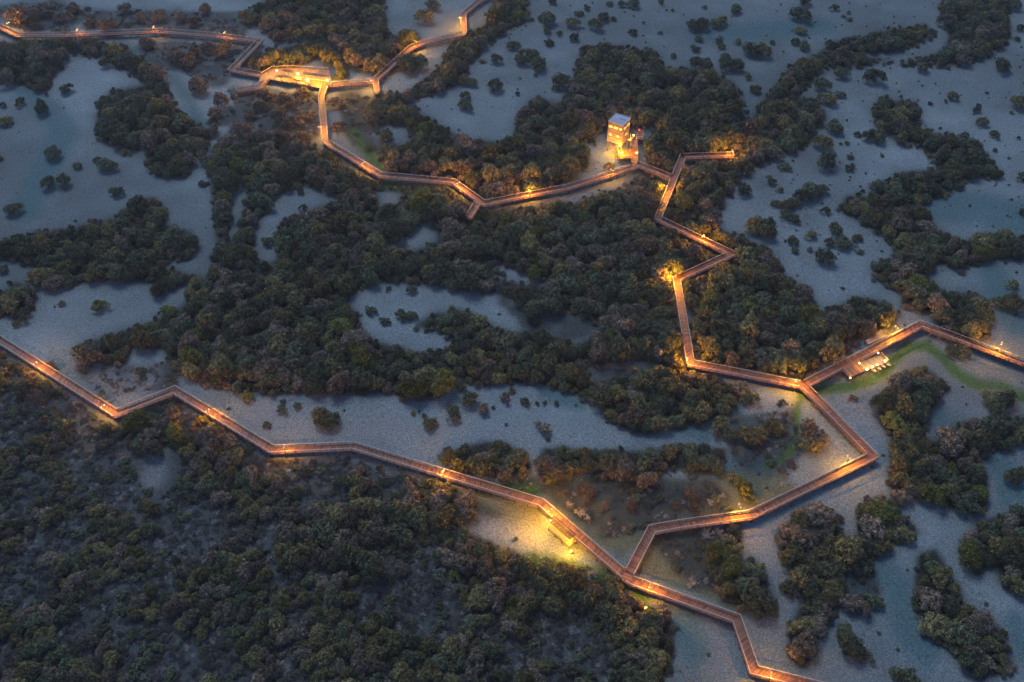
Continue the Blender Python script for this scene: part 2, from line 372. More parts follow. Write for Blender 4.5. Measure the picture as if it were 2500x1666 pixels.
OLIVE = [[(1150,1100),(1240,1090),(1640,1105),(1690,1080),(1800,1090),(1850,1130),(1720,1180),(1640,1195),(1495,1215),(1425,1290),(1330,1220),(1250,1145),(1130,1110)],
 [(1480,1225),(1640,1205),(1660,1290),(1740,1330),(1790,1400),(1690,1405),(1560,1350),(1440,1310)],
 [(1100,1190),(1040,1130),(1240,1170),(1260,1230)], [(1380,1310),(1440,1370),(1550,1410),(1400,1420)], [(780,210),(870,220),(830,300),(900,400),(840,370),(780,300)]]
GW, GH = 500, 334                      # raster of the masks, 5 px a cell
gx, gy = np.meshgrid((np.arange(GW)+.5)*5, (np.arange(GH)+.5)*5)
def rast(poly):
    c = np.zeros(gx.shape, bool); n = len(poly); j = n-1
    for i in range(n):
        xi, yi = poly[i]; xj, yj = poly[j]
        if yi != yj:
            m = ((yi > gy) != (yj > gy)) & (gx < (xj-xi)*(gy-yi)/(yj-yi)+xi)
            c ^= m
        j = i
    return c
def rast_line(pts, hw):
    d = np.full(gx.shape, 1e9)
    for (ax, ay), (bx, by) in zip(pts[:-1], pts[1:]):
        L = (bx-ax)**2+(by-ay)**2 + 1e-9
        t = np.clip(((gx-ax)*(bx-ax)+(gy-ay)*(by-ay))/L, 0, 1)
        d = np.minimum(d, np.hypot(gx-ax-t*(bx-ax), gy-ay-t*(by-ay)))
    return np.clip((hw*1.35-d)/(hw*.7), 0, 1)
def blur(a, n):
    a = a.astype(float)
    for _ in range(n):
        p = np.pad(a, 1, mode='edge')
        a = (p[:-2, 1:-1]+p[2:, 1:-1]+p[1:-1, :-2]+p[1:-1, 2:]+4*p[1:-1, 1:-1])/8
    return a
holes = np.zeros(gx.shape, bool)
for h in HOLES: holes |= rast(vv(h))
grove = np.zeros(gx.shape, bool); grove_id = np.full(gx.shape, -1)
for i, (k, p) in enumerate(GROVES.items()):
    r = rast(vv(p)); grove |= r; grove_id[r] = i
grove &= ~holes
scrub = np.zeros(gx.shape, bool)
for p in SCRUB.values(): scrub |= rast(vv(p))
scrub &= ~grove
lowleft = rast(vv(SCRUB['f']))
oliveM = np.zeros(gx.shape)
for p in OLIVE: oliveM = np.maximum(oliveM, rast(vv(p)).astype(float))
paleM = np.zeros(gx.shape)
for p, wd in PALE: paleM = np.maximum(paleM, rast_line(vv(p), wd*V))
algM = np.zeros(gx.shape)
for p, wd in ALGAE: algM = np.maximum(algM, rast_line(vv(p), wd*V))
tealM = np.zeros(gx.shape)
for p, wd in TEAL: tealM = np.maximum(tealM, rast_line(vv(p), wd*V))
def cell(px, py):
    return min(GH-1, max(0, int(py/5))), min(GW-1, max(0, int(px/5)))
def samp(a, px, py):
    fx = np.clip(px/5-.5, 0, GW-1.001); fy = np.clip(py/5-.5, 0, GH-1.001)
    ix = fx.astype(int); iy = fy.astype(int); tx = fx-ix; ty = fy-iy
    return (a[iy, ix]*(1-tx)+a[iy, ix+1]*tx)*(1-ty)+(a[iy+1, ix]*(1-tx)+a[iy+1, ix+1]*tx)*ty
def vnoise(x, y, s, seed):
    r = np.random.default_rng(seed).random((256, 256))
    fx = x/s; fy = y/s; ix = np.floor(fx).astype(int); iy = np.floor(fy).astype(int)
    tx = fx-ix; ty = fy-iy; tx = tx*tx*(3-2*tx); ty = ty*ty*(3-2*ty)
    g = lambda a, b: r[a % 256, b % 256]
    return (g(ix, iy)*(1-tx)+g(ix+1, iy)*tx)*(1-ty)+(g(ix, iy+1)*(1-tx)+g(ix+1, iy+1)*tx)*ty

def ground():
    def axis(a, b, step, far):
        mid = np.arange(a, b+.01, step); out = []; s = step; v = b
        while v < far: s *= 1.35; v += s; out.append(v)
        lo = []; s = step; v = a
        while v > -far: s *= 1.35; v -= s; lo.append(v)
        return np.concatenate([lo[::-1], mid, out])
    xs = axis(-225, 225, .9, 6000); ys = axis(80, 405, .9, 6500)
    X, Y = np.meshgrid(xs, ys)
    T = np.maximum(Y*CD+HCAM*SD, 60)
    px = CX+FPX*X/T; py = CY+FPX*(-(Y*SD-HCAM*CD))/T
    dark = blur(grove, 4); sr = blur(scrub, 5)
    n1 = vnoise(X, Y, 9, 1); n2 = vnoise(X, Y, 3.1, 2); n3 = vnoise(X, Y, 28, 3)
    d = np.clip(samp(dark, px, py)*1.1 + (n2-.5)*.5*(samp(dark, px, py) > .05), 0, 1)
    s_ = np.clip(samp(sr, px, py) + (n2-.5)*.6*(samp(sr, px, py) > .05), 0, 1)
    a = np.clip(samp(blur(algM, 3), px, py)*1.1 + (n2-.5)*.3*(samp(algM, px, py) > .05), 0, 1)
    t = np.clip(samp(blur(tealM, 4), px, py), 0, 1)
    p = np.clip(samp(blur(paleM, 6), px, py), 0, 1)
    halo = np.clip(samp(blur(grove, 40), px, py)*1.5+(n2-.5)*.35+(n1-.5)*.3, 0, 1)*(samp(blur(grove, 40), px, py) > .03)
    ol = np.clip(samp(blur(oliveM, 8), px, py)*1.1+(n2-.5)*.4*(samp(blur(oliveM, 8), px, py) > .1), 0, 1)
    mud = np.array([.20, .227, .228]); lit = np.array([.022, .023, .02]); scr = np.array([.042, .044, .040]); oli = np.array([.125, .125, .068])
    alg = np.array([.05, .115, .018]); tea = np.array([.08, .145, .150]); pal = np.array([.25, .25, .245])
    col = np.ones(X.shape+(3,))*mud*(.66+.66*(n1[..., None]*.45+n3[..., None]*.3+vnoise(X, Y, 5, 9)[..., None]*.25))
    def mixc(c, k, wgt): return c*(1-wgt[..., None]) + k*wgt[..., None]
    col = col*(.72+.56*vnoise(X, Y, 46, 8))[..., None]; col = mixc(col, scr*1.35, halo*.55); col = mixc(col, tea, t*.8); col = mixc(col, oli, ol*.9); col = mixc(col, scr, s_*.85); col = mixc(col, pal, p*(1-d)*.6)
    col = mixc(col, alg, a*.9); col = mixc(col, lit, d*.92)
    Z = (vnoise(X, Y, 14, 5)-.5)*.35 + (vnoise(X, Y, 4, 6)-.5)*.12 - .25*a
    Z = np.where((np.abs(X) > 224) | (Y < 81) | (Y > 404), 0, Z)
    ny, nx = X.shape
    verts = np.stack([X, Y, Z], -1).reshape(-1, 3)
    idx = np.arange(nx*ny).reshape(ny, nx)
    faces = np.stack([idx[:-1, :-1], idx[:-1, 1:], idx[1:, 1:], idx[1:, :-1]], -1).reshape(-1, 4)
    me = bpy.data.meshes.new('ground')
    me.vertices.add(len(verts)); me.vertices.foreach_set('co', verts.ravel())
    me.loops.add(faces.size); me.loops.foreach_set('vertex_index', faces.ravel().astype(np.int32))
    me.polygons.add(len(faces)); me.polygons.foreach_set('loop_start', np.arange(0, faces.size, 4, dtype=np.int32))
    me.polygons.foreach_set('use_smooth', np.ones(len(faces), bool))
    me.update(calc_edges=True)
    ca = me.color_attributes.new('soil', 'FLOAT_COLOR', 'POINT')
    ca.data.foreach_set('color', np.concatenate([col.reshape(-1, 3), np.ones((len(verts), 1))], 1).ravel())
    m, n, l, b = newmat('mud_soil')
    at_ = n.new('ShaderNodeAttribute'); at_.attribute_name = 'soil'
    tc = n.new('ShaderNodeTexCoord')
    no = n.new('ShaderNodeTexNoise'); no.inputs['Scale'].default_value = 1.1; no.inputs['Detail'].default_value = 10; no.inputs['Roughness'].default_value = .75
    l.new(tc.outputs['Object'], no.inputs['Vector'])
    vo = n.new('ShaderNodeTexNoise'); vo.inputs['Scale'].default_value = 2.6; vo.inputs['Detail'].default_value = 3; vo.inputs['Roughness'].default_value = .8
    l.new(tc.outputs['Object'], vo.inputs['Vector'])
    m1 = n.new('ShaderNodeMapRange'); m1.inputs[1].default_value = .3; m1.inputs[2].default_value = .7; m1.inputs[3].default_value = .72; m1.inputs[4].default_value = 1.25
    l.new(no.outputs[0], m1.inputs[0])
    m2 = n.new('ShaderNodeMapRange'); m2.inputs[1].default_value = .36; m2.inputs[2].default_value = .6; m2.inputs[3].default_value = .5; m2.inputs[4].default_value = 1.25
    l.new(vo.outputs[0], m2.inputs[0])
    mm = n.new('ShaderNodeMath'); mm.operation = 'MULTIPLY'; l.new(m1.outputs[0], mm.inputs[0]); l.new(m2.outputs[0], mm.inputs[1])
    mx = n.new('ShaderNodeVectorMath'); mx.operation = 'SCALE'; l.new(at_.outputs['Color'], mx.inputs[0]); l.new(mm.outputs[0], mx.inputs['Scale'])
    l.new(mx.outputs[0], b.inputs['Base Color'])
    bp = n.new('ShaderNodeBump'); bp.inputs['Strength'].default_value = .5; bp.inputs['Distance'].default_value = .15
    l.new(vo.outputs[0], bp.inputs['Height']); l.new(bp.outputs[0], b.inputs['Normal'])
    b.inputs['Roughness'].default_value = .85; b.inputs['Specular IOR Level'].default_value = .15
    me.materials.append(m)
    o = bpy.data.objects.new('ground', me); C.objects.link(o); o['kind'] = 'structure'
ground()
def gz(x, y):
    X = np.array([x]); Y = np.array([y])
    return float((vnoise(X, Y, 14, 5)[0]-.5)*.35 + (vnoise(X, Y, 4, 6)[0]-.5)*.12)

# ---------------------------------------------------------------- boardwalks
def offset_line(pts, d):
    """polyline moved sideways by d (left is positive), mitred"""
    out = []
    for i, p in enumerate(pts):
        dirs = []
        if i > 0: dirs.append((pts[i]-pts[i-1]).to_2d().normalized())
        if i < len(pts)-1: dirs.append((pts[i+1]-pts[i]).to_2d().normalized())
        n = [Vector((-q.y, q.x)) for q in dirs]
        if len(n) == 1: m = n[0]
        else:
            m = (n[0]+n[1]); m = m/max(.35, m.length_squared)*2 if m.length > 0 else n[0]
        out.append(Vector((p.x+m.x*d, p.y+m.y*d, p.z)))
    return out
def blocked(p, me):
    for r in runs:
        if r is me: continue
        if poly_d(p, r['w']) < WD/2+.12: return True
    for k, q in platw.items():
        if k != 'ndock' and inside(p, q): return True
    return False
def railing(line, me, parent, skip_test=True, ends=False):
    """line: world points at the deck edge; breaks where other decks join"""
    pts = []; step = .3
    for a, b in zip(line[:-1], line[1:]):
        n = max(1, int((b-a).length/step))
        for k in range(n): pts.append((a.lerp(b, k/n), k == 0))
    pts.append((line[-1], True))
    segs = []; cur = []
    for p, corner in pts:
        if skip_test and blocked(p, me):
            if len(cur) > 3: segs.append(cur)
            cur = []
        else: cur.append((p, corner))
    if len(cur) > 3: segs.append(cur)
    for s in segs:
        key = [s[0][0]] + [p for p, c in s[1:-1] if c] + [s[-1][0]]
        rb = MB(); hb = MB()
        up = Vector((0, 0, 1))
        for a, b in zip(key[:-1], key[1:]):
            if (b-a).length < .05: continue
            hb.bar(a+up*1.1, b+up*1.1, .15, .06)
            rb.bar(a+up*.10, b+up*.10, .12, .14)
            for h in (.42, .66, .88): rb.bar(a+up*h, b+up*h, .03, .03)
            n = max(1, round((b-a).length/1.9))
            for k in range(n+1):
                if k == n and b is not key[-1]: continue
                p = a.lerp(b, k/n); rb.bar(p+up*.0, p+up*1.07, .10, .10)
        r_ = rb.build('railing', M_post, parent); hb.build('handrail', M_rail, r_)
def boardwalk(r):
    pts = r['w']; z = r['z']
    root = empty('boardwalk', (pts[0].x, pts[0].y, 0), r['lab'], 'boardwalk', 'boardwalks over the mudflats')
    L = offset_line(pts, WD/2); Rr = offset_line(pts, -WD/2)
    db = MB(); s = 0; th = Vector((0, 0, -.08))
    for i in range(len(pts)-1):
        d = (pts[i+1]-pts[i]).length
        uv = [(s, 0), (s+d, 0), (s+d, 2), (s, 2)]
        db.quad(Rr[i], Rr[i+1], L[i+1], L[i], uv=uv)
        db.quad(L[i]+th, L[i+1]+th, Rr[i+1]+th, Rr[i]+th, uv=uv)
        db.quad(Rr[i]+th, Rr[i+1]+th, Rr[i+1], Rr[i]); db.quad(L[i+1]+th, L[i]+th, L[i], L[i+1])
        s += d
    db.quad(L[0]+th, Rr[0]+th, Rr[0], L[0]); db.quad(Rr[-1]+th, L[-1]+th, L[-1], Rr[-1])
    db.build('deck', M_deck, root)
    sb = MB()
    for i in range(len(pts)-1):
        a, b = pts[i], pts[i+1]; d = (b-a); ln = d.length; d.normalize(); nrm = Vector((-d.y, d.x, 0))
        for o in (-.85, 0, .85):
            sb.bar(a+nrm*o+Vector((0, 0, -.19)), b+nrm*o+Vector((0, 0, -.19)), .1, .2)
        n = max(1, round(ln/3))
        for k in range(n+1):
            p = a.lerp(b, k/n)
            sb.bar(p+nrm*1.0+Vector((0, 0, -.4)), p-nrm*1.0+Vector((0, 0, -.4)), .14, .2)
            for o in (-.8, .8):
                q = p+nrm*o; sb.tube((q.x, q.y, -.5), (q.x, q.y, z-.3), .11, .1, 6, False)
    sb.build('substructure', M_pile, root)
    railing(offset_line(pts, WD/2-.06), r, root)
    railing(offset_line(pts, -(WD/2-.06)), r, root)
    if r['key'] in ('zigzag', 'stub', 'drop', 'hook'):
        railing([L[-1], Rr[-1]], r, root, False)
    return root
for r in runs: boardwalk(r)

def platform(name, poly, z, mat, label, cat, parent=None, grain=0, rails=(), group=None, piles=True):
    c = sum(poly, Vector())/len(poly)
    root = parent or empty(name, (c.x, c.y, 0), label, cat, group)
    area = sum(poly[i].x*poly[(i+1) % len(poly)].y-poly[(i+1) % len(poly)].x*poly[i].y for i in range(len(poly)))
    q = poly if area > 0 else poly[::-1]
    ca, sa = math.cos(grain), math.sin(grain)
    b = MB(); uv = [(p.x*ca+p.y*sa, -p.x*sa+p.y*ca) for p in q]
    b.poly([(p.x, p.y, z) for p in q], uv)
    b.poly([(p.x, p.y, z-.1) for p in q[::-1]], uv[::-1])
    for i in range(len(q)):
        a, d = q[i], q[(i+1) % len(q)]
        b.quad((a.x, a.y, z-.1), (d.x, d.y, z-.1), (d.x, d.y, z), (a.x, a.y, z))
    b.build('deck', mat, root)
    if piles:
        sb = MB()
        for i in range(len(q)):
            a, d = q[i], q[(i+1) % len(q)]
            ln = (d-a).length; n = max(1, round(ln/3))
            for k in range(n):
                p = a.lerp(d, k/n).lerp(c, .06); sb.tube((p.x, p.y, -.5), (p.x, p.y, z-.11), .12, .11, 6, False)
            aa = a.lerp(c, .05); dd = d.lerp(c, .05)
            sb.bar((aa.x, aa.y, z-.22), (dd.x, dd.y, z-.22), .12, .2)
        sb.build('substructure', M_pile, root)
    for i, j in rails:
        railing([Vector((poly[i].x, poly[i].y, z)).lerp(Vector((c.x, c.y, z)), .03), Vector((poly[j].x, poly[j].y, z)).lerp(Vector((c.x, c.y, z)), .03)], None, root, False)
    return root

# ---------------------------------------------------------------- lamps
def light(name, p, power, col, rad, parent, wide=False):
    d = bpy.data.lights.new(name, 'POINT'); d.energy = power*LAMP; d.color = col; d.shadow_soft_size = rad
    if wide:      # a path luminaire's wide beam: weaker straight down, stronger sideways
        d.use_nodes = True; n, l = d.node_tree.nodes, d.node_tree.links; em = n['Emission']
        tc = n.new('ShaderNodeTexCoord'); sp = n.new('ShaderNodeSeparateXYZ'); l.new(tc.outputs['Normal'], sp.inputs[0])
        ab = n.new('ShaderNodeMath'); ab.operation = 'ABSOLUTE'; l.new(sp.outputs[2], ab.inputs[0])
        mx = n.new('ShaderNodeMath'); mx.operation = 'MAXIMUM'; mx.inputs[1].default_value = .3; l.new(ab.outputs[0], mx.inputs[0])
        pw_ = n.new('ShaderNodeMath'); pw_.operation = 'POWER'; pw_.inputs[1].default_value = -1.15; l.new(mx.outputs[0], pw_.inputs[0])
        mu = n.new('ShaderNodeMath'); mu.operation = 'MULTIPLY'; mu.inputs[1].default_value = .62; l.new(pw_.outputs[0], mu.inputs[0])
        l.new(mu.outputs[0], em.inputs['Strength'])
    o = bpy.data.objects.new(name, d); C.objects.link(o); o.location = p
    if parent: o.parent = parent; o.matrix_parent_inverse = parent_inv(parent)
    return o
HL = 3.1
def lamp_meshes():
    pole = MB(); pole.tube((0, 0, -1.9), (0, 0, HL+.15), .06, .045, 8); pole.box((0, 0, -.1), (.22, .22, .3))
    arm = MB(); arm.bar((-.42, 0, HL), (.42, 0, HL), .06, .06); arm.tube((0, 0, HL-.12), (0, 0, HL+.2), .07, .07, 8)
    heads = []
    for s in (-1, 1):
        h = MB(); h.lathe((s*.42, 0, HL), [(0, .12), (.12, .10), (.2, .02), (.2, -.02)], 12)
        g = MB(); g.lathe((s*.42, 0, HL), [(.17, -.022), (.17, -.08), (.10, -.15), (0, -.17)], 12)
        heads.append((h.mesh('lamp_head', M_pale), g.mesh('lens', M_lens)))
    return pole.mesh('pole', M_metal), arm.mesh('arm', M_metal), heads
LM = lamp_meshes()
lamps = []
def lamp_post(px, py, label, power, yaw=0, col=WARM):
    """px, py: where the photo shows the lamp's head"""
    p = at(px, py, ZD+HL)
    root = empty('lamp_post', (p.x, p.y, ZD), label, 'lamp post', 'lamp posts along the boardwalks')
    root.rotation_euler.z = yaw
    def ch(name, me, par):
        o = bpy.data.objects.new(name, me); C.objects.link(o); o.parent = par; return o
    ch('pole', LM[0], root); ch('arm', LM[1], root)
    for h, g in LM[2]:
        hh = ch('lamp_head', h, root); ch('lens', g, hh)
    o = light('lamp_glow', (0, 0, 0), power, col, .06, None, True); o.parent = root; o.location = (0, 0, HL-.25)
    lamps.append(p)
def near_edge(px, py):
    return px, py
LP = [ # head px, power, label
 (84,888,1.0,'lamp post on the first boardwalk leg at the left edge, above a small reflection'),
 (247,994,1.0,'lamp post just before the lower left corner of the zigzag boardwalk'),
 (503,1004,1.0,'lamp post on the leg running down from the left zigzag peak'),
 (692,1098,.8,'lamp post at the bend where the southern boardwalk turns level'),
 (1079,1155,1.0,'lamp post on the straight southern leg left of the slatted pavilion'),
 (1338,1250,2.2,'lamp post beside the boardwalk just above the slatted pavilion'),
 (1584,1437,1.3,'double-headed lamp post just past the fork below the pavilion'),
 (1883,1648,1.2,'lamp post by the last southern corner at the bottom edge'),
 (1808,1238,1.5,'lamp post beside the amber-lit bush on the eastern loop'),
 (2076,1119,1.5,'lamp post near the outer corner of the eastern loop'),
 (1944,931,1.7,'lamp post at the three-way junction left of the kayak deck'),
 (2194,802,1.5,'lamp post above the long deck leg right of the kayak deck'),
 (2444,844,1.4,'lamp post casting a cone on the mud near the right edge'),
 (1677,882,2.2,'lamp post at the lower left corner of the zigzag boardwalk'),
 (1641,676,2.2,'lamp post at the left-pointing corner of the zigzag boardwalk'),
 (1719,574,1.4,'lamp post on the long diagonal leg above the right zigzag corner'),
 (1624,453,1.4,'lamp post against the orange-lit tree below the T-junction'),
 (1787,364,1.5,'lamp post at the dead-end lookout right of the tower'),
 (1493,414,1.0,'lamp post on the walk just below left of the tower'),
 (1294,468,1.6,'lamp post on the gently rising leg left of the tower'),
 (1114,449,1.6,'lamp post at the start of the V-shaped bend'),
 (886,398,1.1,'lamp post on the diagonal leg in the upper middle'),
 (781,309,1.4,'lamp post on the narrow leg below the seating platform'),
 (908,196,1.2,'lamp post at the junction right of the seating platform'),
 (1013,100,1.4,'small lamp post where the upper boardwalk bends by trees'),
 (1125,43,1.5,'lamp post on the short upper leg near the top edge'),
 (373,69,.5,'middle lamp post of the upper left boardwalk'),
 (546,81,.5,'lamp post near the right end of the upper left boardwalk'),
 (183,82,.45,'lamp post near the left end of the upper left boardwalk'),
 (14,58,1.0,'lamp post at the top left corner of the view'),
]
for i, (x, y, pw, lab) in enumerate(LP):
    best = None; q = at(x, y, ZD+HL)
    for r in runs:
        for a, b in zip(r['w'][:-1], r['w'][1:]):
            d = seg_d(q, a, b)
            if best is None or d < best[0]: best = (d, math.atan2(b.y-a.y, b.x-a.x), a, b)
    d, ang, a, b = best
    # set the pole at the outside of the nearer rail
    dd = (b-a).to_2d().normalized(); nrm = Vector((-dd.y, dd.x)); s = (q-a).to_2d().dot(nrm)
    t = (q-a).to_2d().dot(dd); side = 1 if s > 0 else -1
    off = WD/2+.12
    foot = a.to_2d() + dd*t + nrm*side*off
    px, py = pix(foot.x, foot.y, ZD+HL)
    lamp_post(px, py, lab, 74.0*pw, ang+math.pi/2)

# puddles that catch the lamps
def puddle_mat():
    m, n, l, b = newmat('puddle_water'); b.inputs['Base Color'].default_value = (.02, .03, .03, 1)
    b.inputs['Roughness'].default_value = .04; b.inputs['IOR'].default_value = 1.33
    return m
M_pud = puddle_mat()
for i in (0, 1, 2, 3, 4, 6, 10, 13):
    L = lamps[i]; z = L.z
    fx, fy = L.x*HCAM/(HCAM+z), L.y*HCAM/(HCAM+z)
    b = MB(); n = 26; rr = [.5*(1+.35*math.sin(3*k*.24+i)+.15*random.random()) for k in range(n)]
    b.poly([(fx+rr[k]*1.5*math.cos(2*math.pi*k/n), fy+rr[k]*math.sin(2*math.pi*k/n), gz(fx, fy)+.045) for k in range(n)])
    o = b.build('puddle', M_pud); o['kind'] = 'structure'

# ---------------------------------------------------------------- slatted pavilion
def pavilion():
    zr = ZD+2.5
    c, ang, L, W = rect_from([(1339.8, 1271.7), (1390.8, 1316), (1406, 1305.4), (1354, 1260)], zr)
    root = empty('pavilion', (c.x, c.y, 0), 'cream timber pavilion with dark slatted roof beside the boardwalk, brightly lit', 'pavilion')
    P = lambda x, y, z: loc(Vector((c.x, c.y, 0)), ang, x, y, z)
    hl, hw = L/2, W/2
    # x runs along the pavilion (down right), y towards the boardwalk or away
    fl = MB(); fl.box(P(0, 0, ZD-.05), (L+.3, W+.3, .1), ang); fl.build('floor', M_deck_y, root)
    pi = MB()
    for x in (-hl, -hl/3, hl/3, hl):
        for y in (-hw, hw): pi.tube(P(x, y, -.5), P(x, y, ZD-.11), .13, .12, 6, False)
    for y in (-hw, hw): pi.bar(P(-hl, y, ZD-.22), P(hl, y, ZD-.22), .12, .2)
    pi.build('substructure', M_pile, root)
    for x in (-hl+.1, hl-.1):
        for y in (-hw+.1, hw-.1):
            b = MB(); b.bar(P(x, y, ZD), P(x, y, zr-.2), .14, .14); b.build('post', M_slat, root)
    rf = MB()
    for y in (-hw-.02, hw+.02): rf.bar(P(-hl, y, zr-.1), P(hl, y, zr-.1), .1, .2)
    for k in range(5):
        x = -hl+L*k/4; rf.bar(P(x, -hw, zr-.1), P(x, hw, zr-.1), .1, .18)
    r_ = rf.build('roof_frame', M_dark, root)
    n = 8
    for k in range(n):
        y = -hw+W*k/(n-1); sb = MB(); sb.bar(P(-hl-.15, y, zr+.045), P(hl+.15, y, zr+.045), .10, .10); sb.build('roof_slat', M_dark, r_)
    # low screens round the floor (the two faces towards the camera are solid boarding)
    scn = MB()
    def wall_(p0, p1, a, b2): scn.bar(P(p0[0], p0[1], (a+b2)/2), P(p1[0], p1[1], (a+b2)/2), .07, b2-a)
    for p0, p1 in (((-hl, -hw), (hl, -hw)), ((hl, -hw+.04), (hl, hw*.1))):
        wall_(p0, p1, ZD, ZD+.95); wall_(p0, p1, ZD+1.25, zr-.35)
    for x in (-hl+.04, -.05, .05+.05, hl-.04): scn.bar(P(x, -hw, ZD+.96), P(x, -hw, ZD+1.24), .25, .07)
    scn.build('wall', M_cream, root)
    cap = MB(); cap.bar(P(-hl, -hw-.06, ZD+.97), P(hl, -hw-.06, ZD+.97), .16, .05); cap.bar(P(-hl-.15, -hw-.15, ZD+.03), P(hl+.15, -hw-.15, ZD+.03), .1, .12)
    cap.bar(P(hl+.15, -hw-.1, ZD+.03), P(hl+.15, hw+.1, ZD+.03), .1, .12)
    cap.build('trim', M_cream, root)
    for x in (-hl*.5, hl*.45):
        b = MB(); b.bar(P(x-hl*.33, -hw+.35, ZD+.45), P(x+hl*.33, -hw+.35, ZD+.45), .42, .07)
        for e in (-1, 1): b.bar(P(x+e*hl*.28, -hw+.35, ZD), P(x+e*hl*.28, -hw+.35, ZD+.41), .1, .36)
        b.build('bench', M_slat, root)
    fx = MB(); q = P(-hl+.35, -hw+.1, zr+.35); fx.lathe(q, [(0, .16), (.14, .12), (.2, 0), (.14, -.12), (0, -.16)], 12)
    f = fx.build('floodlight', M_bulb, root)
    ar = MB(); ar.bar(P(-hl+.35, -hw+.1, zr), P(-hl+.35, -hw+.1, zr+.2), .05, .05); ar.build('bracket', M_metal, f)
    light('floodlight_glow', P(-hl-.9, -hw-1.6, zr+2.1), 34, YEL, .25, root)
    light('ceiling_glow', P(0, 0, zr-.9), 5, YEL, .15, root)
    light('added_wall_fill', P(hl*.5, -hw-3.2, zr+.6), 5, YEL, .3, root)  # added fill light in mid-air before the wall, without a fixture
    return c
pav_c = pavilion()


def floodlight(px, py, z, yaw, label):
    p = at(px, py, z); rt = empty('floodlight', (p.x, p.y, gz(p.x, p.y)), label, 'floodlight', 'ground floodlights'); rt.rotation_euler.z = yaw
    b = MB(); b.tube((0, 0, -.2), (0, 0, z-.1), .05, .05, 8); b.box((0, 0, z-.08), (.5, .08, .08))
    o = bpy.data.objects.new('stand', b.mesh('stand', M_metal)); C.objects.link(o); o.parent = rt
    b = MB(); b.box((0, .1, z+.1), (.5, .25, .36)); b.box((0, .26, z+.1), (.42, .05, .28))
    o = bpy.data.objects.new('housing', b.mesh('housing', M_pale)); C.objects.link(o); o.parent = rt
    b = MB(); b.box((0, -.045, z+.1), (.42, .03, .3)); b.box((0, -.03, z+.1), (.46, .02, .33))
    o = bpy.data.objects.new('lens', b.mesh('lens', M_bulb)); C.objects.link(o); o.parent = rt
    d = light('floodlight_glow', (0, -.5, z+1.9), 18, YEL, .2, None); d.parent = rt
floodlight(1394, 1347, .9, R(-40), 'small pale floodlight on the mud below the right corner of the pavilion')
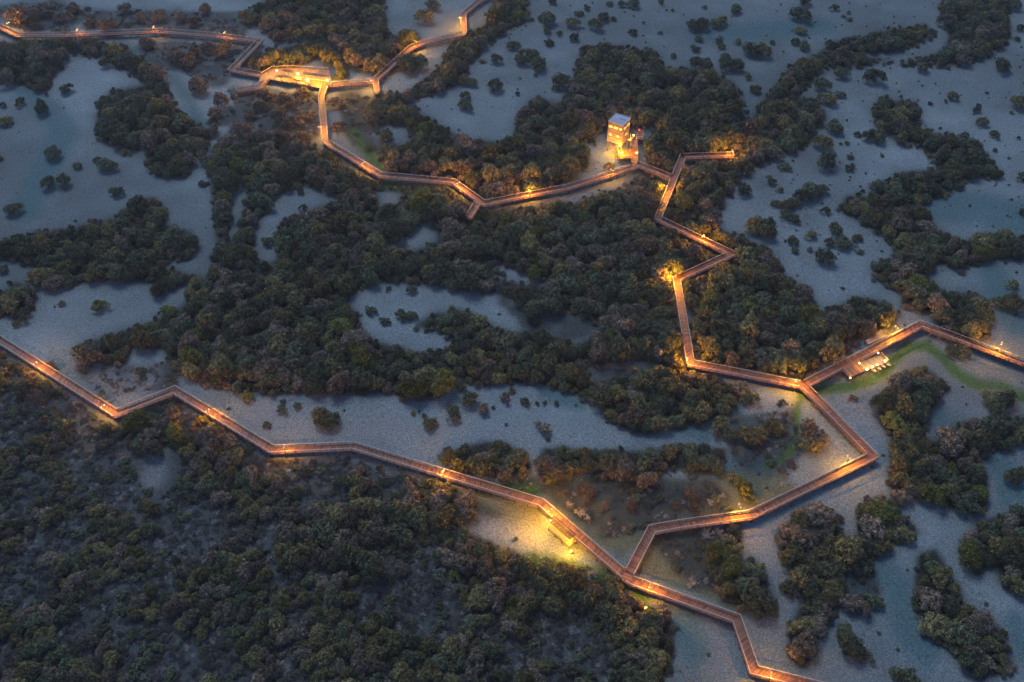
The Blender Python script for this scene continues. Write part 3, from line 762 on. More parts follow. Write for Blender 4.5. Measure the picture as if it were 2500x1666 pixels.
# ---------------------------------------------------------------- observation tower
def tower():
    zr = 11.4
    c, ang, L, W = rect_from([(1484.8, 297), (1521.5, 307.4), (1539.9, 289.6), (1504.3, 277.6)], zr)
    # x: along the left-lower face; y: away
    zb = 4.1
    root = empty('observation_tower', (c.x, c.y, 0), 'square timber observation tower on stilts with lit windows and flat grey roof', 'tower')
    P = lambda x, y, z: loc(Vector((c.x, c.y, 0)), ang, x, y, z)
    hl, hw = L/2, W/2
    # walls: boarded shell as four slabs with real openings is reduced to bands between window rows
    zf1, zf2 = 6.3, 7.4      # lower window row
    zg1, zg2 = 9.3, 10.4     # gallery openings
    b = MB()
    t = .16
    def wallrun(x0, y0, x1, y1, openings, za, zb_):
        """band of wall from za to zb_ between two plan points, leaving openings (fractions)"""
        cuts = [0.0]
        for o in openings: cuts += list(o)
        cuts.append(1.0)
        for i in range(0, len(cuts), 2):
            if cuts[i+1]-cuts[i] > .001:
                p = P(x0+(x1-x0)*cuts[i], y0+(y1-y0)*cuts[i], (za+zb_)/2); q = P(x0+(x1-x0)*cuts[i+1], y0+(y1-y0)*cuts[i+1], (za+zb_)/2)
                d = (q-p); ln = d.length; mid = (p+q)/2; a = math.atan2(d.y, d.x)
                b.box(mid, (ln, t, zb_-za), a, uvrot=True)
    faces = {'f': (-hl, -hw, hl, -hw), 'r': (hl, -hw+t/2+.002, hl, hw-t/2-.002), 'k': (hl, hw, -hl, hw), 'l': (-hl, hw-t/2-.002, -hl, -hw+t/2+.002)}
    low = {'f': [(.10, .30), (.60, .80)], 'r': [(.35, .7)], 'k': [(.3, .6)], 'l': [(.3, .6)]}
    top = {'f': [(.06, .32), (.38, .68), (.75, .95)], 'r': [(.08, .45), (.55, .92)], 'k': [(.1, .9)], 'l': [(.1, .9)]}
    for k, (x0, y0, x1, y1) in faces.items():
        wallrun(x0, y0, x1, y1, [], zb, zf1)
        wallrun(x0, y0, x1, y1, low[k], zf1, zf2)
        wallrun(x0, y0, x1, y1, [], zf2, zg1)
        wallrun(x0, y0, x1, y1, top[k], zg1, zg2)
        wallrun(x0, y0, x1, y1, [], zg2, zr-.05)
    b.build('wall', M_clad, root)
    tr = MB()
    for z in (zb+.08, zf1-.3, zf2+.35, zg1-.12, zg2+.12):
        for x0, y0, x1, y1 in ((-hl-.1, -hw-.1, hl+.1, -hw-.1), (hl+.1, -hw-.1, hl+.1, hw+.1)):
            tr.bar(P(x0, y0, z), P(x1, y1, z), .06, .08)
    tr.build('trim', M_cream, root)
    for rows, za, zz in ((low, zf1, zf2), (top, zg1, zg2)):
        for k, (x0, y0, x1, y1) in faces.items():
            for a, e in rows[k]:
                fb = MB(); g = MB()
                p = P(x0+(x1-x0)*a, y0+(y1-y0)*a, 0); q = P(x0+(x1-x0)*e, y0+(y1-y0)*e, 0)
                d = (q-p).normalized(); nr = Vector((d.y, -d.x, 0))
                o = nr*.1
                for z in (za, zz): fb.bar(p+o+Vector((0, 0, z)), q+o+Vector((0, 0, z)), .07, .09)
                n = max(1, round((q-p).length/.8))
                for i in range(n+1):
                    m = p.lerp(q, i/n)+o; fb.bar(m+Vector((0, 0, za+.03)), m+Vector((0, 0, zz-.03)), .08, .07)
                w_ = fb.build('window', M_slat, root)
                g.quad(p+Vector((0, 0, za)), q+Vector((0, 0, za)), q+Vector((0, 0, zz)), p+Vector((0, 0, zz)))
                g.build('pane', M_win, w_)
    fl = MB(); fl.box(P(0, 0, zb-.1), (L+.1, W+.1, .2), ang); fl.build('floor', M_deck_y, root)
    rf = MB(); rf.box(P(0, 0, zr), (L+.3, W+.3, .12), ang)
    o = rf.build('roof', M_roof, root)
    pr = MB()
    for x0, y0, x1, y1 in ((-1, -1, 1, -1), (1, -1, 1, 1), (1, 1, -1, 1), (-1, 1, -1, -1)):
        pr.bar(P(x0*(hl+.12), y0*(hw+.12), zr+.16), P(x1*(hl+.12), y1*(hw+.12), zr+.16), .1, .22)
    pr.build('parapet', M_pale, o)
    hb = MB(); hb.bar(P(-.5, hw*.25, zr+.12), P(hl*.75, hw*.25, zr+.12), .5, .12); hb.bar(P(-hl+.4, -.4, zr+.1), P(hl-.4, -.4, zr+.1), .05, .06)
    hb.bar(P(-hl+.4, -1.4, zr+.1), P(hl-.4, -1.4, zr+.1), .05, .06); hb.build('roof_hatch', M_grey, o)
    for x in (-hl+.25, hl-.25):
        for y in (-hw+.25, hw-.25):
            lb = MB(); lb.bar(P(x, y, -.4), P(x, y, zb-.2), .3, .3); lb.build('leg', M_slat, root)
    br = MB()
    for y in (-hw+.25, hw-.25):
        br.bar(P(-hl+.25, y, .6), P(hl-.25, y, zb-.4), .1, .1); br.bar(P(hl-.25, y, .6), P(-hl+.25, y, zb-.4), .1, .1)
    br.build('brace', M_slat, root)
    # stair from the walk up to the tower's right side
    st = MB(); a = at(1546, 336, ZD); e = P(hl+.55, -hw*.2, zb)
    n = 12; d = (e-Vector((a.x, a.y, ZD))); dv = Vector((d.x, d.y, 0)).normalized(); nr = Vector((-dv.y, dv.x, 0))
    for k in range(n):
        p = Vector((a.x, a.y, ZD)).lerp(e, (k+.5)/n); st.box(p, (.34, 1.1, .05), math.atan2(dv.y, dv.x))
    for s in (-.58, .58):
        st.bar(Vector((a.x, a.y, ZD-.1))+nr*s, e+nr*s+Vector((0, 0, -.1)), .06, .25)
        st.bar(Vector((a.x, a.y, ZD+.9))+nr*s, e+nr*s+Vector((0, 0, .9)), .06, .06)
    st.build('stair', M_deck_y, root)
    gl = P(0, 0, 8.5); light('interior_glow', gl, 3, YEL, .3, root)
    light('underfloor_glow', P(.3, -hw+.2, zb-.7), 13, YEL, .3, root)
    light('added_tower_fill', P(-.5, -hw-3.0, zb+.3), 3.5, (1.0, .5, .12), .3, root)  # added to brighten the tower walls; no lamp stands here
    return c
tower_c = tower()
def ground_lamp(px, py, z, power, label, r=.22, col=YEL, h=.7, group='bright lamps round the tower', rad=.15):
    p = at(px, py, z)
    root = empty('lantern', (p.x, p.y, z-h), label, 'lantern', group)
    b = MB(); b.tube((p.x, p.y, z-h), (p.x, p.y, z-.15), .05, .04, 8); b.lathe((p.x, p.y, z-h), [(.0, .04), (.16, .04), (.16, 0)], 10); b.build('post', M_metal, root)
    g = MB(); g.lathe((p.x, p.y, z), [(0, -r), (r*.8, -r*.6), (r, 0), (r*.8, r*.6), (0, r)], 12); g.build('globe', M_bulb, root)
    k = MB(); k.lathe((p.x, p.y, z), [(r*.3, r*.98), (r*.3, r*1.15), (0, r*1.2)], 10); k.build('cap', M_metal, root)
    if power: light('lantern_glow', (p.x, p.y, z+r+.25), power, col, rad, root, group.endswith('seating platform'))
    return root
# decks by the tower
platform('tower_platform', platw['towerplat'], PZ['towerplat'], M_deck_y, 'tan square platform with bright lantern at the foot of the tower', 'platform', rails=((3, 0), (2, 3)))
platform('tower_side_platform', platw['towerside'], PZ['towerside'], M_deck, 'small red-brown platform right of the tower', 'platform', rails=((1, 2), (2, 3)))
ground_lamp(1517, 374, ZD+1.0, 20, 'larger white-hot lantern on the tan platform below the tower', .34, h=1.0)
ground_lamp(1513, 356, ZD+1.0, 6, 'bright lantern tucked right under the tower', .30, h=1.0)
ground_lamp(1547, 331, ZD+1.8, 4, 'tall bright lantern at the head of the tower walk', .24, h=1.8)
ground_lamp(1553, 374, ZD+1.2, 3, 'lantern on the right rail of the tower walk', .22, h=1.2)
ground_lamp(1536, 342, ZD+1.3, 3, 'small lantern beside the tower stair', .18, h=1.3)
p = at(1561, 318, ZD+1.5); rt = empty('signal_light', (p.x, p.y, ZD), 'small red signal light on a post right of the tower', 'signal light')
b = MB(); b.tube((p.x, p.y, 0), (p.x, p.y, ZD+1.3), .06, .05, 8); b.build('post', M_metal, rt)
b = MB(); b.lathe((p.x, p.y, ZD+1.3), [(.32, 0), (.28, .3), (.12, .65), (0, .75)], 10); b.build('lens', M_redl, rt)

# ---------------------------------------------------------------- seating platform with shade canopies
platform('seating_platform', platw['seat'], PZ['seat'], M_deck_y, 'brightly lit irregular platform with long canopies in the upper left', 'platform',
         rails=((0, 1), (1, 2), (2, 3), (7, 8), (8, 9)))
def canopy(a, b_, label, wd=1.7):
    z0 = PZ['seat']; zt = z0+2.3
    A = at(*a, zt); B = at(*b_, zt); A.z = B.z = 0; d = (B-A); L = d.length; d.normalize(); nr = Vector((-d.y, d.x, 0)); up = Vector((0, 0, 1))
    root = empty('shade_canopy', ((A.x+B.x)/2, (A.y+B.y)/2, z0), label, 'canopy', 'long canopies on the seating platform')
    rb = MB(); rb.bar(A+up*zt, B+up*zt, wd, .1); r_ = rb.build('roof', M_black, root)
    sb = MB(); n = int(L/.5)
    for k in range(n+1): q = A.lerp(B, k/n)+up*(zt+.09); sb.bar(q-nr*wd/2, q+nr*wd/2, .08, .07)
    sb.build('roof_slats', M_dark, r_)
    for t in (.04, .35, .65, .96):
        pb = MB(); q = A.lerp(B, t)+nr*.5; pb.bar(q+up*z0, q+up*(zt-.05), .12, .12); pb.build('post', M_slat, root)
    bb = MB(); q1 = A.lerp(B, .08); q2 = A.lerp(B, .92)
    bb.bar(q1+up*(z0+.43), q2+up*(z0+.43), .5, .08)
    for t in (.1, .5, .9): q = A.lerp(B, t); bb.bar(q+up*z0, q+up*(z0+.39), .4, .12)
    bb.build('bench', M_cream, root)
canopy((690,171), (720,177), 'short dark canopy at the upper left of the seating platform', 1.5)
canopy((680,184), (746,194), 'long dark canopy along the front of the seating platform')
canopy((740,179), (803,188), 'long dark canopy at the back right of the seating platform')
g_ = 'bright lanterns on the seating platform'
ground_lamp(676, 173, PZ['seat']+2.3, 26, 'lantern at the left end of the seating platform', .28, h=2.3, group=g_)
ground_lamp(727, 181, PZ['seat']+2.6, 44, 'brightest upper lantern between the two back canopies', .42, h=2.6, group=g_)
ground_lamp(751, 196, PZ['seat']+2.3, 34, 'bright lantern at the right end of the front canopy', .42, h=2.3, group=g_)
ground_lamp(799, 197, PZ['seat']+2.3, 40, 'wide bright lantern at the right end of the seating platform', .36, h=2.3, group=g_)

# ---------------------------------------------------------------- kayak deck, dock, boats
ka = at(2055, 904); kb = at(2092, 886); kang = math.atan2(kb.y-ka.y, kb.x-ka.x)
platform('kayak_deck', platw['kayak'], PZ['kayak'], M_deck, 'red-brown square deck attached to the boardwalk at the kayak launch', 'deck', grain=kang, rails=((0, 1),))
platform('launch_dock', platw['dock'], PZ['dock'], M_deck_g, 'lower grey dock right of the red-brown kayak deck', 'dock', grain=kang, rails=((1, 2),))
platform('canopy_deck', platw['ndock'], PZ['ndock'], M_deck_g, 'pale grey ribbed platform beyond the boardwalk, opposite the kayak deck', 'platform', grain=kang+math.pi/2)
# ribs on the grey platform
def boat(px, py, z, ang, L, W, mat, label, cat='kayak', group='kayaks drawn up at the dock'):
    p = at(px, py, z); root = empty('kayak', (p.x, p.y, z), label, cat, group)
    root.rotation_euler.z = ang
    def ring(t):
        wv = W/2*math.sin(math.pi*min(1, max(0, t)))**.55 if 0 < t < 1 else .01
        return (t-.5)*L, max(wv, .02), .12*abs(2*t-1)**3
    b = MB(); N = 12; n0 = len(b.v)
    for i in range(N+1):
        x, wv, r = ring(i/N)
        for (yy, zz) in ((-wv, .28+r), (-wv*.8, .08+r), (0, 0+r), (wv*.8, .08+r), (wv, .28+r), (0, .36+r)): b.v.append((x, yy, zz))
    for i in range(N):
        for k in range(6):
            j = (k+1) % 6; b.f.append((i*6+k, i*6+j, (i+1)*6+j, (i+1)*6+k)); b.uv.append([(0, 0)]*4)
    b.f.append(tuple(range(6))); b.uv.append([(0, 0)]*6); b.f.append(tuple(N*6+k for k in reversed(range(6)))); b.uv.append([(0, 0)]*6)
    h = bpy.data.objects.new('hull', b.mesh('hull', mat)); C.objects.link(h); h.parent = root
    s = MB(); s.lathe((0, 0, .33), [(.0, .05), (.2, .05), (.24, .07), (.24, .0)], 12)
    for v_i in range(len(s.v)): x, y, z_ = s.v[v_i]; s.v[v_i] = (x*1.7, y*min(1, W*1.0), z_)
    o = bpy.data.objects.new('cockpit', s.mesh('cockpit', M_black)); C.objects.link(o); o.parent = root
    return root
boat(2100, 912, .45, kang, 3.4, .75, M_cyan, 'turquoise kayak lying along the front edge of the kayak deck')
for k, (x, y, lab) in enumerate(((2129,902,'leftmost grey kayak nosed up to the dock front'), (2141,897,'grey kayak second from the left at the dock front'),
                 (2151,892,'grey kayak second from the right at the dock front'), (2163,888,'rightmost grey kayak nosed up to the dock front'))):
    boat(x, y, .5, kang+math.pi/2+.05*k, 2.8, .95, M_grey, lab)
for k, (x, y, rr, pw, lab) in enumerate(((2117,902,.34,4,'large glowing lantern left of the kayaks on the dock'), (2130,896,.34,4,'second large glowing lantern in the dock row'),
        (2142,891,.24,.5,'smaller glowing lantern in the middle of the dock row'), (2161,882,.34,4,'large glowing lantern at the right end of the dock'))):
    ground_lamp(x, y, 1.7, pw, lab, rr*.9, h=.7, group='lanterns along the kayak dock')
ground_lamp(2098, 887, ZD+.5, 1, 'small lantern on the middle of the kayak deck', .22, h=.5, group='lanterns along the kayak dock')
ground_lamp(2144, 862, ZD+.7, 1, 'small lantern on the boardwalk edge above the dock', .22, h=.7, group='lanterns along the kayak dock')
ground_lamp(2076, 923, ZD+.5, 1, 'small amber lantern at the near corner of the kayak deck', .2, h=.5, group='lanterns along the kayak dock')

# ---------------------------------------------------------------- plants: meshes shared by all copies
def quads_mesh(name, P, N, S, mat):
    """leaf faces: centres P, normals N, sizes S"""
    n = len(P)
    a = np.cross(N, rng.normal(size=(n, 3))); a /= np.linalg.norm(a, axis=1)[:, None]+1e-9
    b = np.cross(N, a)
    s = S[:, None]
    V4 = np.stack([P-a*s*.5-b*s*.35, P+a*s*.5-b*s*.35, P+a*s*.5+b*s*.35, P-a*s*.5+b*s*.35], 1).reshape(-1, 3)
    return V4
def mesh_from(name, V4, mat, extra=None, extra_mat=None):
    nq = len(V4)//4; verts = V4; faces = np.arange(nq*4).reshape(-1, 4)
    me = bpy.data.meshes.new(name)
    me.vertices.add(len(verts)); me.vertices.foreach_set('co', verts.ravel())
    me.loops.add(faces.size); me.loops.foreach_set('vertex_index', faces.ravel().astype(np.int32))
    me.polygons.add(nq); me.polygons.foreach_set('loop_start', np.arange(0, faces.size, 4, dtype=np.int32))
    me.update(calc_edges=True); me.materials.append(mat); return me
def crown_verts(seed, nl=30, per=62, ht=1.0, flat=.62, leaf=.085, irregular=.25):
    g = np.random.default_rng(seed)
    Ps, Ns, Ss = [], [], []
    lobes = g.normal(size=3)
    for i in range(nl):
        ph = 2*math.pi*(i*.618+g.random()*.2); cz = -.15+1.15*(i+.5)/nl
        st = math.sqrt(max(0, 1-min(1, abs(cz))**2))
        wob = 1+irregular*math.sin(2*ph+lobes[0]*3)+irregular*.6*math.sin(3*ph+lobes[1]*3)
        rr = (.62+.16*g.random())*wob
        c = np.array([rr*st*math.cos(ph), rr*st*math.sin(ph), .55*ht+rr*cz*flat*1.15])
        lr = .22+.16*g.random()
        d = g.normal(size=(per, 3)); d[:, 2] += .35; d /= np.linalg.norm(d, axis=1)[:, None]
        q = c+d*lr*(.7+.4*g.random((per, 1)))*np.array([1, 1, .85])
        Ps.append(q); nn = d+g.normal(size=(per, 3))*.45; Ns.append(nn/np.linalg.norm(nn, axis=1)[:, None])
        Ss.append(leaf*(.7+.7*g.random(per)))
    P = np.concatenate(Ps); P[:, 2] = np.maximum(P[:, 2], .03)
    return quads_mesh('', P, np.concatenate(Ns), np.concatenate(Ss), None)
def limbs(seed, h=.95, spread=.55, n=6, r0=.07, mat=None, name='trunk', sub=2):
    g = random.Random(seed); b = MB()
    top = Vector((g.uniform(-.05, .05), g.uniform(-.05, .05), h*.35)); b.tube((0, 0, -.25), top, r0, r0*.75, 6, False)
    for k in range(n):
        a = 2*math.pi*k/n+g.uniform(-.4, .4); e = top+Vector((math.cos(a)*spread*g.uniform(.5, 1), math.sin(a)*spread*g.uniform(.5, 1), h*g.uniform(.25, .6)))
        m = top.lerp(e, .5)+Vector((0, 0, .05)); b.tube(top, m, r0*.5, r0*.36, 5, False); b.tube(m, e, r0*.36, r0*.15, 4, False)
        for j in range(sub):
            e2 = e+Vector((g.uniform(-.25, .25), g.uniform(-.25, .25), g.uniform(.05, .25))); b.tube(m.lerp(e, .6), e2, r0*.18, r0*.07, 3, False)
    return b.mesh(name, mat)
NV = 6
crownV = [crown_verts(100+i, 30+2*i, 70, irregular=.12+.05*i) for i in range(NV)]
CROWN = {(v, c): mesh_from('crown', crownV[v], LEAF[c]) for v in range(NV) for c in COLS}
TRUNK = [limbs(i, mat=M_bark) for i in range(3)]
bushV = [crown_verts(300+i, 17, 80, .85, .6, .11, irregular=.08+.09*i) for i in range(4)]
BUSH = {(v, c): mesh_from('foliage', bushV[v], LEAF[c]) for v in range(4) for c in COLS}
def bare_mesh(seed, depth=5, mat=None, name='branches', n0=5, r0=.05, spread=.75):
    g = random.Random(seed); b = MB()
    def grow(p, d, L, r, k):
        e = p+d*L; b.tube(p, e, r, r*.65, 3 if k < 3 else 4, False)
        if k == 0: return
        for _ in range(3 if k > 1 else 2):
            nd = (d+Vector((g.gauss(0, spread), g.gauss(0, spread), g.gauss(.1, spread*.5)))).normalized()
            grow(p.lerp(e, g.uniform(.55, 1)), nd, L*g.uniform(.6, .85), r*.6, k-1)
    for i in range(n0):
        a = 2*math.pi*i/n0+g.random(); grow(Vector((0, 0, -.1)), Vector((math.cos(a)*.75, math.sin(a)*.75, .8)).normalized(), .36, r0, depth-1)
    return b.mesh(name, mat)
BARE = [bare_mesh(i, 5, M_bare, r0=.045) for i in range(3)]
TWIG = [bare_mesh(10+i, 5, M_twig, r0=.035) for i in range(3)]
def dry_leaf(seed, mat):
    g = np.random.default_rng(seed); n = 620
    d = g.normal(size=(n, 3)); d[:, 2] = abs(d[:, 2]); d /= np.linalg.norm(d, axis=1)[:, None]
    k = 14; cs = g.normal(size=(k, 3)); cs[:, 2] = abs(cs[:, 2]); cs /= np.linalg.norm(cs, axis=1)[:, None]; cs *= (.5+.35*g.random((k, 1)))
    P = cs[g.integers(0, k, n)]+g.normal(size=(n, 3))*.14; P[:, 2] = np.maximum(P[:, 2]*.95, .02)
    return mesh_from('dry_leaves', quads_mesh('', P, d, .055+.05*g.random(n), None), mat)
DRYL = [dry_leaf(50+i, M_dry) for i in range(3)]; REDL = [dry_leaf(60+i, M_red) for i in range(2)]

def child(name, me, par):
    o = bpy.data.objects.new(name, me); C.objects.link(o); o.parent = par; return o
BUSHSTEM = limbs(44, .6, .5, 5, .06, M_bark, 'stem', 1)

# ---------------------------------------------------------------- labels by landmark
MARKS = [('the slatted pavilion', 1372, 1290), ('the fork below the pavilion', 1535, 1412), ('the last southern corner', 1797, 1515),
 ('the lower left zigzag corner', 284, 1014), ('the left zigzag peak', 427, 957), ('the southern level bend', 690, 1102),
 ("the lower left corner", 60, 1620), ('the lower edge left quarter', 625, 1640), ('the bottom edge centre', 1250, 1650),
 ("the lower right corner", 2450, 1640), ('the bottom right mud channel', 2000, 1650), ('the kayak deck', 2100, 895), ('the three-way junction', 1960, 944),
 ('the eastern outer corner', 2130, 1118), ('the eastern loop left corner', 1591, 1297), ('the right edge mid low', 2480, 1110),
 ('the far right boardwalk peak', 2247, 796), ('the left-pointing zigzag corner', 1651, 686), ('the right-pointing zigzag corner', 1786, 624),
 ('the dead-end lookout', 1790, 382), ('the observation tower', 1512, 320), ('the V-shaped bend', 1181, 501), ('the seating platform', 735, 190),
 ('the long straight southern leg', 960, 1125), ('the centre of the photo', 1250, 833), ('the left edge centre', 20, 833),
 ('the top left corner', 20, 20), ('the top right corner', 2480, 20), ('the top edge centre', 1250, 10), ('the top edge right quarter', 1875, 10),
 ('the right edge upper third', 2480, 555), ('the left edge upper third', 20, 555), ('the upper left boardwalk middle', 393, 79),
 ('the lower left wood', 150, 1330), ('the wood below the bend', 650, 1330), ('the wood beside the pavilion', 1000, 1380),
 ('the large central mudflat', 1000, 960), ('the curved central mudflat', 960, 740), ('the upper right mudflat', 2150, 250), ('the far right grove head', 2200, 420)]
NUM = ['no', 'one', 'two', 'three', 'four', 'five', 'six', 'seven', 'eight', 'nine', 'ten', 'eleven', 'twelve']
def where(px, py):
    nm, mx, my = min(MARKS, key=lambda m: math.hypot(px-m[1], py-m[2]))
    dx, dy = px-mx, py-my; d = math.hypot(dx, dy); n = max(1, min(12, round(d/45)))
    a = math.degrees(math.atan2(-dy, dx)) % 360
    s = ['right of', 'above right of', 'above', 'above left of', 'left of', 'below left of', 'below', 'below right of'][int(((a+22.5) % 360)//45)]
    return f"{NUM[n]} crown{'s' if n > 1 else ''} {s} {nm}"
pending = {}
def reg(o, lead, px, py): pending.setdefault(lead+', '+where(px, py), []).append((px, o))
def flush_labels():
    for lab, lst in pending.items():
        lst.sort(key=lambda t: t[0]); n = len(lst)
        for i, (_, o) in enumerate(lst):
            if n == 1: o['label'] = lab
            else:
                ad = 'leftmost' if i == 0 else 'rightmost' if i == n-1 else ['', 'second', 'third', 'fourth', 'fifth', 'sixth', 'seventh', 'eighth', 'ninth', 'tenth'][min(i, 9)]
                o['label'] = ad+' '+lab

# ---------------------------------------------------------------- single shrubs read off the photo, tile by tile (x, y, r in tile pixels; 2.8 to a photo pixel)
T = {}
T[0, 0] = [(715,435,40),(450,605,45),(135,695,38),(280,735,55),(18,720,25),(35,825,45),(355,1045,62),(525,1130,32),(725,1125,60),(660,1090,25),(848,1035,35),(330,1250,55),(430,1235,57),(795,1310,45),(90,1430,55),(0,1080,22),(422,465,20),(1380,1255,28),(2075,1415,28),(2055,1310,25),
 (1200,400,60,'b'),(1280,420,55,'b'),(1350,590,65,'b'),(1510,690,55,'b'),(1470,770,50,'b'),(1360,900,60,'b'),(1000,290,50,'b'),(1520,340,60,'b'),(1230,110,45,'b'),(1080,110,50,'b'),(740,180,60,'b'),(620,140,45,'b'),(1820,660,50,'b'),(1950,690,60,'b'),(2060,650,50,'b'),(1780,720,45,'b'),(1900,800,55,'b'),(2000,830,60,'b'),(1700,780,45,'b'),(2100,780,45,'b'),(1650,900,70,'b'),(1560,960,65,'b'),(1720,950,60,'b'),(1820,930,45,'b'),(2050,930,50,'b'),(1450,890,50,'b'),(2290,700,50,'b'),(2300,860,45,'b'),(1420,330,45,'b'),(1330,350,45,'b'),(960,120,45,'b'),(850,60,40,'b'),(1400,60,45,'b'),(1330,150,40,'b'),(300,60,70,'b'),(200,150,65,'b'),(120,90,70,'b'),(420,110,55,'b'),(500,60,45,'b')]
T[1, 0] = [(1070,405,42),(975,418,22),(1190,310,42),(1240,410,48),(1300,370,55),(1360,435,58),(1335,512,16),(1060,585,52),(1215,640,16),(855,655,38),(855,720,45),(850,550,40),(895,560,42),(1515,555,65),(1480,600,30),(1425,130,55),(1375,125,25),(1415,210,32),(1430,285,38),(1500,225,25),(1603,255,34),(1590,160,40),(1635,85,30),(1690,50,28),(1750,170,50),(1800,115,42),(1870,125,22),(1450,5,32),(1845,25,24),(1930,30,28),(2010,20,42),(2195,10,22),(2005,222,28),(2190,225,16),(2280,378,26),(640,35,45),(575,110,60),(320,915,42),(440,420,60),(540,420,62),(490,455,55),(1840,1140,35),(1310,130,20),(2075,157,12),(2275,68,12)]
T[2, 0] = [(385,60,42),(268,145,52),(100,180,45),(160,165,50),(168,45,18),(830,100,62),(828,210,38),(790,285,32),(850,310,42),(850,0,50),(1060,45,34),(1155,85,16),(1160,130,18),(1120,110,14),(270,275,30),(285,315,28),(395,285,26),(130,260,30),(110,328,34),(632,290,18),(490,345,58),(570,350,62),(115,415,50),(190,430,45),(310,400,45),(365,445,58),(470,525,26,'y'),(518,612,36,'y'),(1105,503,44),(1335,525,64),(970,580,58),(1015,672,58),(1102,640,34),(1525,445,18),(1660,460,44),(2210,445,66),(1872,652,40),(1712,705,20),(1820,692,14),(2030,750,26),(2045,718,18),(2070,832,42),(2150,915,36),(2265,20,60),(2325,190,28),(2310,265,24),(2340,700,62),(1062,862,62),(1215,918,24),(1290,925,48),(1360,935,50),(980,978,62),(1005,1100,70),(1165,1070,24),(1165,1143,38),(1145,977,16),(1100,982,12),(720,1135,40),(628,1235,36),(440,1297,50),(685,1295,24),(465,1200,22),(840,1340,58),(900,1300,60),(965,1290,52),(660,1385,34),(745,1390,50),(800,1385,40),(712,1455,38),(780,1487,42),(1000,1432,36),(1060,1545,35),(1360,1270,64),(1560,1255,75),(1250,1300,16),(1385,1065,12),(1510,662,14),(2100,632,12),(1780,875,12),(2155,1025,16),(2250,1078,12),(2265,765,14),(2315,942,14),(1975,975,75),(2345,1200,40),(2345,1445,30),(510,1540,60),(600,1545,62)]
T[0, 1] = [(680,552,52,'y'),(1150,582,55,'y'),(1310,580,55),(420,532,24),(1085,440,58),(20,300,38),(160,600,52),(110,670,28),(60,530,70),(130,470,75),(1170,90,75),(1250,120,85),(1830,105,45),(1690,1165,48,'y'),(1925,1260,42),(1935,1205,18),(2030,1235,30),(1822,1362,30),(2195,1310,70),(2250,1340,75)]
T[1, 1] = [(212,580,38),(305,652,40),(410,612,42),(455,625,40),(500,615,34),(490,440,36),(330,428,22),(1115,330,24),(1328,328,52,'y'),(1315,235,42,'y'),(885,1190,62),(770,1260,48),(780,1310,46),(980,1258,46,'b'),(1128,1175,42,'b'),(1175,1130,24),(1265,1205,36),(1348,1215,18),(1400,1210,18),(1480,1215,20),(1050,1245,14),(500,1285,18,'y'),(540,1270,12),(610,1360,46),(650,1345,30,'b'),(575,1300,18),(1395,1380,54,'b'),(1420,1455,22),(1090,1520,65),(1720,1225,18),(690,650,50),(760,640,70),(850,640,80),(930,660,70)]
T[2, 1] = [(510,20,58),(590,35,70),(778,100,45),(785,170,30),(900,60,40),(1072,35,48),(1030,110,42),(1110,125,50),(1160,120,45),(1215,82,34),(1230,175,26),(890,165,24,'b'),(990,222,62),(1350,275,42),(2275,397,44),(2200,525,62),(2280,530,68),(1880,850,58,'o'),(1930,865,58,'o'),(2140,1190,75),(2220,1190,80),(2170,1255,75),(1110,430,14),(1185,1175,30,'b'),(620,1370,60,'o'),(680,1390,48,'o'),(500,1440,85,'o'),(270,1370,65,'o'),(330,1420,65),(250,1190,62,'o'),(330,1200,65,'o'),(290,1250,60,'o'),(430,1130,60,'b'),(470,1180,60,'o'),(880,1400,70,'b'),(950,1440,75,'b'),(900,1500,70,'o')]
T[2, 2] = [(170,60,65),(250,80,65),(440,240,60,'y'),(470,290,55,'y'),(410,200,50,'y'),(365,160,45,'o'),(320,600,55,'o'),(390,640,55,'o'),(345,670,55,'y'),(1260,770,60),(1330,1010,65),(1170,1030,70,'b'),(1240,1060,70,'b'),(870,1300,100,'b'),(850,1180,80,'o'),(1130,1240,75),(1180,1340,85),(1240,1370,65),(740,920,60),(1560,1520,70),(1490,1510,50),(1730,770,65),(2290,160,70),(2340,120,50),(2300,390,50),(2330,560,60)]  # yellow of the lamp-lit bush by the eastern loop, put into its leaf colour
T[1, 2] = [(740,720,70,'b'),(790,835,50,'y'),(705,560,42),(1200,590,18,'y'),(1440,90,90,'b'),(1400,60,60,'b'),(1440,170,45,'y'),(1560,100,60,'o')]
DRY = [(2,2,60,260,70,'r'),(2,2,90,330,65,'r'),(1,2,1985,350,62,'r'),(1,2,1700,240,75,'r'),(1,2,1690,310,50,'r'),(1,2,1820,350,40,'r'),(1,2,1620,120,45,'r'),(1,2,1640,400,60,'t'),(1,2,1840,480,28,'t'),(2,2,210,330,45,'t'),
 (2,2,200,540,70,'t'),(2,2,270,530,50,'t'),(1,2,1700,830,60,'t'),(2,2,750,70,60,'d'),(2,2,700,120,50,'d'),(1,2,1380,170,40,'r'),(1,1,1100,420,60,'d'),(1,1,1180,400,50,'d'),(1,2,670,900,80,'d'),(1,2,420,1000,75,'d'),(2,1,700,1210,40,'d'),(2,1,1130,830,70,'d'),(2,1,1200,800,50,'d'),(0,1,340,960,60,'d'),(0,1,560,960,70,'d'),(0,1,230,1180,90,'d'),(0,1,370,1480,90,'d'),(0,1,1550,1080,50,'r'),(2,2,1190,1050,40,'d'),
 (1,2,2290,340,50,'r'),(1,2,1170,930,90,'d'),(1,2,1060,1150,70,'d')]
